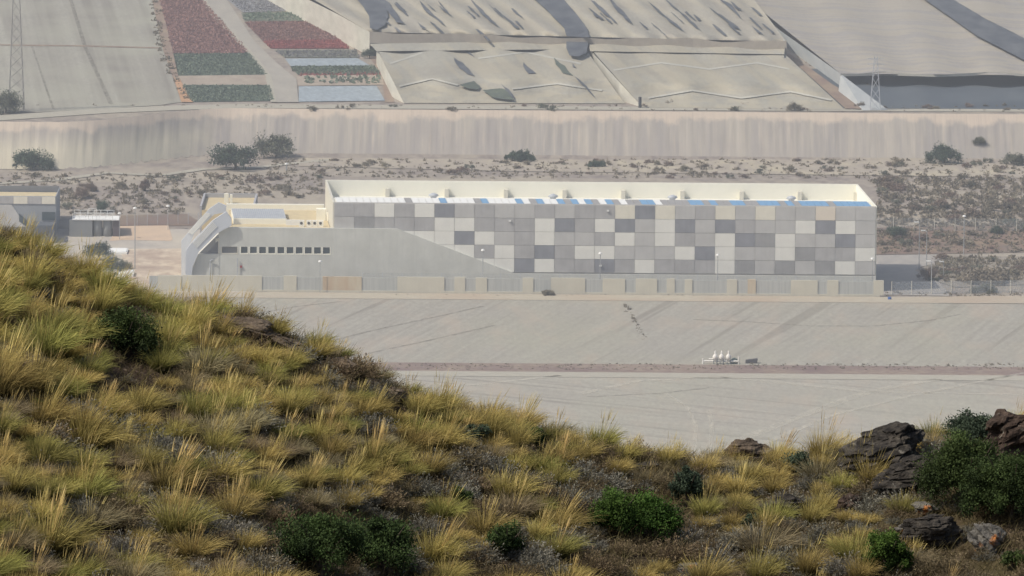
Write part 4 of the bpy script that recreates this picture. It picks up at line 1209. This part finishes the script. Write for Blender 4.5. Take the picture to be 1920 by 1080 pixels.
# rocks
def rock_mat(name, a, b, lichen=None):
    t = NT(name, .85, .2)
    v = t.coord('obj'); f = t.noise(v, 5., 7, .7, .35, .65); col = t.mix(f, a, b)
    vs = t.coord('obj', (1.5, 1.5, 16)); f2 = t.noise(vs, 1.5, 5, .6, .4, .65); col = t.mix(t.scale(f2, .6), col, tuple(x*.4 for x in a[:3])+(1,))
    if lichen:
        f3 = t.noise(v, 3.2, 3, .6, .60, .66); col = t.mix(f3, col, lichen)
    f4 = t.noise(v, 7., 4, .6, .62, .72); col = t.mix(t.scale(f4, .7), col, S(150,142,128))
    h = t.noise(v, 12., 6, .7, .2, .8); t.bump(h, .9, .04)
    return t.out(col)
m_rk = rock_mat('dark_schist', S(34,31,29), S(92,85,76))
m_rk2 = rock_mat('lichen_schist', S(96,92,86), S(140,134,124), S(176,112,58))
m_rk3 = rock_mat('reddish_schist', S(56,44,38), S(96,80,68))
m_rk4 = rock_mat('brown_earthy_rock', S(84,72,60), S(134,118,100))
def rock(name, b, dims, label, mat, seed=0, tilt=(0,0,0), th=.1, sub=5, led=.22):
    bm = bmesh.new(); bmesh.ops.create_icosphere(bm, subdivisions=sub, radius=1)
    rnd = random.Random(seed); H = [rnd.uniform(-1, 1) for _ in range(80)]; Ox = [rnd.uniform(-1,1) for _ in range(80)]
    off = Vector((seed*3.1, seed*1.7, 0))
    planes = [(Vector((rnd.uniform(-1,1), rnd.uniform(-1,1), rnd.uniform(-.4,1))).normalized(), rnd.uniform(.62,.86)) for _ in range(9)]
    for v in bm.verts:
        p = v.co.copy()
        for n_, d_ in planes:
            q = p.dot(n_)
            if q > d_: p -= n_*(q-d_)*.92
        p *= 1+.30*noise.noise(p*1.6+off)+.13*noise.noise(p*4+off)+.05*noise.noise(p*11+off)
        t = (p.z*dims[2]+.05*noise.noise(p*2+off)*dims[2])/th + 30
        k = int(math.floor(t)); fr = t-k
        s = 1+led*H[k % 80]*.6 - (.10 if fr < .16 else 0)
        p.x = p.x*s+led*.35*Ox[k % 80]; p.y = p.y*s
        p.x *= dims[0]; p.y *= dims[1]; p.z *= dims[2]
        p += Vector((noise.noise(p*9+off), noise.noise(p*9-off), 0))*.012
        v.co = p
    bmesh.ops.transform(bm, matrix=Euler(tilt).to_matrix().to_4x4(), verts=bm.verts)
    me = bpy.data.meshes.new(name); bm.to_mesh(me); bm.free(); me.materials.append(mat)
    o = bpy.data.objects.new(name, me); COL.objects.link(o); o.location = b
    return tag(o, label, 'rock')
EXC = []  # picture-space exclusion ellipses
def rk(px, py, wpx, hpx, label, mat, seed, tilt=(0,0,0), th=.1, dy=None, Yoff=0, led=.22):
    b = ghit(px, py); b.y += Yoff; k = FPX/b.y
    w = wpx/k/2; h = hpx/k/2
    EXC.append((px, py-hpx*.35, wpx*.5, hpx*.6, b.y))
    b.z += h*.75
    return rock('rock', b, (w, dy or w*.8, h), label, mat, seed, tilt, th, led=led)
rk(1662, 884, 160, 108, 'large dark layered rock on the crest with tilted ledges', m_rk, 3, (R(6), R(-14), 0), .075, led=.34)
rk(1700, 925, 140, 80, 'dark rock beneath the large layered rock, in its shadow', m_rk, 13, (0, R(-8), 0), .09)
rk(1752, 815, 64, 44, 'small flat rock on the skyline right of the layered rock', m_rk, 4, (0, R(5), 0), .07)
rk(1905, 880, 130, 130, 'jagged reddish dark outcrop at the right edge', m_rk3, 5, (0, R(-30), 0), .1)
rk(1940, 800, 80, 90, 'pointed dark rock topping the right edge outcrop', m_rk3, 15, (0, R(-30), 0), .1)
rk(1590, 965, 62, 46, 'brown rock below the large layered rock, tilted up to the right', m_rk3, 6, (0, R(-22), 0), .06)
rk(1475, 968, 84, 44, 'dark rock between tussocks left of the tilted brown rock', m_rk, 7, (0, R(4), 0), .07)
rk(1745, 1025, 120, 80, 'dark broken rock near the lichen slab', m_rk, 8, (0, R(-8), 0), .08)
rk(1852, 1035, 84, 60, 'pale grey slab with orange lichen leaning at lower right', m_rk2, 9, (0, R(42), 0), .08)
rk(1730, 968, 50, 34, 'small dark rock right of the orange-spotted green bush', m_rk2, 10, (0, R(10), 0), .07)
rk(1405, 872, 96, 60, 'straw-covered earthy hump on the crest in the middle right', m_rk4, 11, (0, 0, 0), .1)
rk(470, 632, 110, 42, 'rounded brown rocky hump on the left skyline', m_rk4, 12, (0, R(14), 0), .08)
rk(548, 664, 92, 34, 'flat brown rock sloping down the left skyline', m_rk4, 14, (0, R(24), 0), .06)
rk(640, 698, 90, 30, 'low grey-brown rock on the crest below the skyline hump', m_rk4, 16, (0, R(16), 0), .06)
rk(738, 752, 60, 30, 'brown crest rock beside a grass tuft over the pale field', m_rk4, 17, (0, R(26), 0), .06)
rk(692, 728, 50, 22, 'small dark crest rock left of the brown crest rock', m_rk4, 18, (0, R(12), 0), .06)
rk(900, 885, 44, 20, 'small grey stone among shrubs below the middle crest', m_rk, 19)
rk(1290, 1072, 60, 20, 'pale flat stone at the bottom edge right of centre', m_rk2, 20)
rk(1700, 1000, 40, 26, 'orange spotted stone beside the right green bush', m_rk2, 21)
rk(590, 862, 50, 22, 'dark stone half hidden in grass left of centre', m_rk, 22)
rk(1215, 880, 50, 18, 'thin dark stone on the crest right of centre', m_rk, 24)

# bushes
m_g1 = leaf_mat('bright_green_leaves', S(26,40,16), S(104,132,60), .1, .3)
m_g2 = leaf_mat('dark_green_leaves', S(24,34,18), S(92,108,60), .15, .25)
m_g3 = leaf_mat('grey_green_leaves', S(52,64,50), S(96,108,86), .15, .25)
def bush(px, py, wpx, hpx, label, mat, seed, leaf=.028, nc=40, nl=260, Yoff=0, excl=True):
    b = ghit(px, py); b.y += Yoff; b.z = G(b.x, b.y)-.03; k = FPX/b.y; w = wpx/k; h = hpx/k
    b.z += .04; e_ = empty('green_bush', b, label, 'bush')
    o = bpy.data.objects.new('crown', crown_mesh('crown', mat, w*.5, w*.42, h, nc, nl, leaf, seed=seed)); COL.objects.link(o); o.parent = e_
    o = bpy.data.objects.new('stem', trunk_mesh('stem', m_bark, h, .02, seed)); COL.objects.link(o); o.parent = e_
    if excl: EXC.append((px, py-hpx*.1, wpx*.5, hpx*.8+10, b.y+2))
bush(232, 672, 124, 108, 'round dark green bush high on the left slope', m_g2, 1, nc=50)
bush(600, 1085, 180, 140, 'dark green bush at the bottom left of centre, left half of a pair', m_g2, 2, nc=60, nl=300)
bush(715, 1080, 160, 130, 'dark green bush at the bottom, right half of a pair', m_g2, 3, nc=55, nl=300)
bush(948, 1045, 84, 72, 'small dark green bush at bottom centre', m_g2, 4, nc=36)
bush(1155, 1000, 130, 100, 'bright green bush left lobe in the bottom middle', m_g1, 5, nc=50, nl=280)
bush(1220, 1006, 120, 92, 'bright green bush right lobe in the bottom middle', m_g1, 6, nc=50, nl=280)
bush(1287, 950, 60, 100, 'narrow upright dark green bush right of centre', m_g3, 7, nc=36)
bush(1662, 1078, 86, 100, 'green bush beside orange-spotted stones at lower right', m_g1, 8, nc=44)
bush(1808, 955, 160, 170, 'tall dark bush right of the large layered rock', m_g2, 9, nc=130, nl=300, leaf=.026)
bush(1892, 980, 170, 175, 'dark bush at the right edge under the jagged outcrop', m_g2, 10, nc=130, nl=300, leaf=.026)
bush(1830, 850, 120, 60, 'dark bush top on the right skyline between the rocks', m_g3, 11, nc=50, nl=240, Yoff=.5)
bush(1840, 800, 90, 34, 'pale green feathery bush on the right skyline', m_g3, 23, nc=30, nl=160, Yoff=1.2)
bush(864, 952, 40, 36, 'small green bush below the middle slope', m_g2, 12, nc=20, nl=180)
bush(1000, 842, 50, 42, 'dark green tuft near the middle crest', m_g2, 13, nc=20, nl=180)
bush(895, 832, 46, 44, 'dark olive shrub on the crest left of centre', m_g3, 14, nc=20, nl=180)
bush(1500, 888, 60, 44, 'olive green low bush on the crest left of the layered rock', m_g3, 15, nc=24, nl=180)
bush(70, 775, 50, 26, 'small green plant on the far left slope', m_g1, 16, nc=14, nl=140)
bush(1095, 818, 60, 30, 'low green shrub on the crest skyline right of middle', m_g3, 17, nc=20, nl=160)
bush(1410, 1000, 40, 34, 'small olive bush right of the bright green pair', m_g3, 18, nc=20, nl=160)
bush(1898, 1065, 50, 40, 'small dark bush at the bottom right corner', m_g2, 19, nc=20, nl=160)

# grey cushion shrubs
m_gy = leaf_mat('grey_thyme', S(72,68,58), S(164,158,144), .35, .2)
m_gb = leaf_mat('brown_thyme', S(62,52,42), S(156,136,106), .35, .2)
gs = [twig_mesh('grey_shrub', (m_gy, m_gb, m_gy, m_gb)[k], .26, 260, 5, .03, seed=k, up=(.7,.6,.9,.5)[k]) for k in range(4)]
random.seed(21)
def inexc(px, py, Y, m=1.):
    for ex, ey, ew, eh, eY in EXC:
        if Y < eY+.6 and ((px-ex)/(ew*m))**2+((py-ey)/(eh*m))**2 < 1: return True
    return False
shr = 0; pts = []
manual = [(1065,935,1.1,0),(1000,900,.9,0),(880,860,1.,0),(930,880,1.,2),(820,870,1.,0),(1150,900,.8,0),(870,920,.8,2),(150,770,1.,0),(220,800,1.1,0),(300,830,1.,0),(100,820,.9,0),(340,860,1.,2),
          (700,790,.9,0),(1410,1010,1.,0),(1460,1050,1.1,0),(1350,1040,1.,2),(1300,1000,.9,0),(1480,930,.8,0),(1640,920,.7,0),(1540,1000,.9,2),(760,1050,1.,0),(880,1040,1.,1),(1010,1060,1.,0),(480,1060,1.,0),(390,920,.9,1),(1120,1060,1.,1),(1580,1060,1.,0),(1780,1060,1.,1),(790,910,.9,0),(860,900,.9,2)]
def put_shrub(b, s, k):
    global shr
    o = bpy.data.objects.new('grey_shrub', gs[k]); COL.objects.link(o); o.location = b; o.scale = (s*1.1, s*1.1, s); o.rotation_euler.z = random.random()*6.28
    tag(o, 'low twiggy grey-brown cushion shrub between the tussocks in the foreground', 'shrub', 'twiggy cushion shrubs on the hillside')
    shr += 1
for px, py, s, k in manual:
    put_shrub(ghit(px, py+20), s, k); pts.append((ghit(px, py+20), .35))
# tussock placement
import numpy as np
def bake(name, items, mat, label, cat):
    if not items: return
    VV = []; FF = []; TT = []; base = 0
    cache = {}
    for me, b, rz, s, sz in items:
        if me.name not in cache:
            n = len(me.vertices); v = np.empty(n*3, 'f'); me.vertices.foreach_get('co', v)
            f = np.empty(len(me.polygons)*4, 'i'); me.polygons.foreach_get('vertices', f)
            c = np.empty(n*4, 'f'); me.color_attributes['tint'].data.foreach_get('color', c)
            cache[me.name] = (v.reshape(-1,3), f.reshape(-1,4), c)
        v, f, c = cache[me.name]
        cz, sn = math.cos(rz), math.sin(rz)
        w = np.stack([(v[:,0]*cz-v[:,1]*sn)*s+b.x, (v[:,0]*sn+v[:,1]*cz)*s+b.y, v[:,2]*s*sz+b.z], 1)
        VV.append(w); FF.append(f+base); TT.append(c); base += len(v)
    V_ = np.concatenate(VV).astype('f'); F_ = np.concatenate(FF).astype('i'); C_ = np.concatenate(TT).astype('f')
    me = bpy.data.meshes.new(name); me.vertices.add(len(V_)); me.vertices.foreach_set('co', V_.ravel())
    me.loops.add(F_.size); me.loops.foreach_set('vertex_index', F_.ravel())
    me.polygons.add(len(F_)); me.polygons.foreach_set('loop_start', np.arange(0, F_.size, 4, dtype='i')); 
    a = me.color_attributes.new('tint', 'FLOAT_COLOR', 'POINT'); a.data.foreach_set('color', C_)
    me.materials.append(mat); me.update(calc_edges=True); me.validate()
    o = bpy.data.objects.new(name, me); COL.objects.link(o); tag(o, label, cat, kind='stuff')
tus = []
big = ghit(90, 1040)
put_tussock(big, 1.1, .4, 1, 'widest fountain-shaped golden tussock at the lower left corner'); tus.append((big, .5))
bg2 = ghit(1430, 1040); put_tussock(bg2, .95, .2, 4, 'bright yellow-green tussock standing alone at lower right of centre'); tus.append((bg2, .4))
bg3 = ghit(1540, 905); put_tussock(bg3, .8, .2, 4, 'yellow tussock on the crest just left of the large layered rock'); tus.append((bg3, .35))
cand = 0
extra = []
while cand < 40000 and len(tus) < 1350:
    cand += 1
    x = random.uniform(-8.5, 8.5); Y = random.uniform(78.8, 92.9)
    z = G(x, Y); px, py = proj((x, Y, z))
    if py > 1200: continue
    if inexc(px, py, Y): continue
    # bare patches / more shrubs toward lower right
    dn = noise.noise(Vector((x*.45, Y*.35, 9)))
    rightness = sm(320, 900, px)*sm(860, 970, py)
    if dn < -.3+.55*rightness and random.random() < .92: continue
    if 410 < px < 770 and Y > 89.9 and random.random() < .92: continue
    s = random.choice((random.uniform(.4, .6), random.uniform(.55, .8), random.uniform(.75, 1.05)))*(1-.2*rightness)
    if Y > 90.4: s = min(s, random.uniform(.4, .66))
    if 410 < px < 770 and Y > 89.6: s = min(s, .45)
    if any((b-Vector((x, Y, z))).length < ((.38+.06*rightness)*s+r_*.46) for b, r_ in tus): continue
    if any((b-Vector((x, Y, z))).length < r_ for b, r_ in pts): continue
    b = Vector((x, Y, z)); tus.append((b, .4*s)); extra.append((s if -60 < px < 1980 and py < 1110 else 0, b, random.uniform(-.9, .9), random.randrange(9), random.uniform(.8, 1.25), s))
extra.sort(key=lambda e: -e[0])
for q, b, rz, k, sz, s in extra[:285]: put_tussock(b, s, rz, k, sz=sz)
bake('small_grass_tussocks', [(variants[k][0], b, rz, s, sz) for q, b, rz, k, sz, s in extra[285:]], m_gr, 'smaller golden grass tufts crowding the hillside between the larger tussocks', 'grass')
cand = 0
while cand < 9000 and shr < 285:
    cand += 1
    x = random.uniform(-7, 7); Y = random.uniform(78.5, 92.5); z = G(x, Y); px, py = proj((x, Y, z))
    if inexc(px, py, Y) or py > 1160: continue
    if any((b-Vector((x, Y, z))).length < .22+r_*.3 for b, r_ in tus): continue
    put_shrub(Vector((x, Y, z)), random.uniform(.45, 1.15), random.choice((0,1,1,2,3,3))); tus.append((Vector((x, Y, z)), .3))
print('tussocks', len(tus), 'shrubs', shr)
low = []
for _ in range(3400):
    x = random.uniform(-8.5, 8.5); Y = random.uniform(78.6, 92.8); z = G(x, Y); px, py = proj((x, Y, z))
    if py > 1150: continue
    low.append((gs[random.choice((0,1,1,2,3,3,1))], Vector((x, Y, z-.01)), random.random()*6.28, random.uniform(.25, .75), random.uniform(.6, 1.2)))
bake('low_twiggy_scrub', low[:len(low)*2//5], m_gy, 'low grey twiggy scrub filling the gaps between the tussocks', 'scrub')
bake('low_twiggy_scrub', low[len(low)*2//5:], m_gb, 'low brown twiggy scrub filling the gaps between the tussocks', 'scrub')
# ground cover of short dry grass and litter
random.seed(31); L = Leafy()
for i in range(85000):
    x = random.uniform(-8.6, 8.6); Y = random.uniform(78, 93.5); z = G(x, Y)
    d = Vector((random.uniform(-.8,1), random.uniform(-.8,.8), random.uniform(.4,1.2))).normalized(); ln = random.uniform(.06,.3)
    P = [Vector((x, Y, z-.01)), Vector((x, Y, z))+d*ln*.6, Vector((x+.02, Y, z-.01))+d*ln]
    L.blade(P, .008, random.uniform(0,.4), random.uniform(.2,.9))
o = bpy.data.objects.new('dry_grass', L.mesh('dry_grass', leaf_mat('dry_litter', S(64,54,38), S(158,144,98), .1, .2))); COL.objects.link(o)
tag(o, 'short dry grass and litter covering the hillside between tussocks', 'grass', kind='stuff')
# small stones
m = MB(); random.seed(8)

# ------------------------------------------------------------------ haze
HAZE = 1
if HAZE:
    m = MB(); m.box(-2500, 2500, 140, 5200, -8, 420)
    hm = bpy.data.materials.new('summer_haze'); hm.use_nodes = True; nt = hm.node_tree; nt.nodes.remove(nt.nodes['Principled BSDF'])
    vs = nt.nodes.new('ShaderNodeVolumeScatter'); vs.inputs['Color'].default_value = (.93,.96,1,1); vs.inputs['Density'].default_value = .00024; vs.inputs['Anisotropy'].default_value = .2
    nt.links.new(vs.outputs[0], nt.nodes['Material Output'].inputs['Volume'])
    o = struct(m.build('haze', hm))

# ------------------------------------------------------------------ light
w = bpy.data.worlds.new("World"); sc.world = w; w.use_nodes = True
nt = w.node_tree; bg = nt.nodes['Background']; sky = nt.nodes.new('ShaderNodeTexSky'); sky.sky_type = 'NISHITA'
sky.sun_disc = False
EL = R(50); sd_ = Vector((-1, -.42, 0)).normalized()
SD = Vector((sd_.x*math.cos(EL), sd_.y*math.cos(EL), math.sin(EL)))
sky.sun_elevation = EL; sky.sun_rotation = math.atan2(SD.x, SD.y)
sky.dust_density = 2.5; sky.air_density = 1.0
nt.links.new(sky.outputs[0], bg.inputs[0]); bg.inputs[1].default_value = .12
sl = bpy.data.lights.new('sun', 'SUN'); sl.energy = 3.6; sl.angle = R(.5); sl.color = (1, .955, .86)
so = bpy.data.objects.new('sun', sl); COL.objects.link(so); so.rotation_euler = SD.to_track_quat('Z', 'Y').to_euler()
sc.view_settings.view_transform = 'Standard'; sc.view_settings.look = 'None'; sc.view_settings.exposure = 0
sc.cycles.max_bounces = 6; sc.cycles.volume_bounces = 0; sc.cycles.transparent_max_bounces = 12
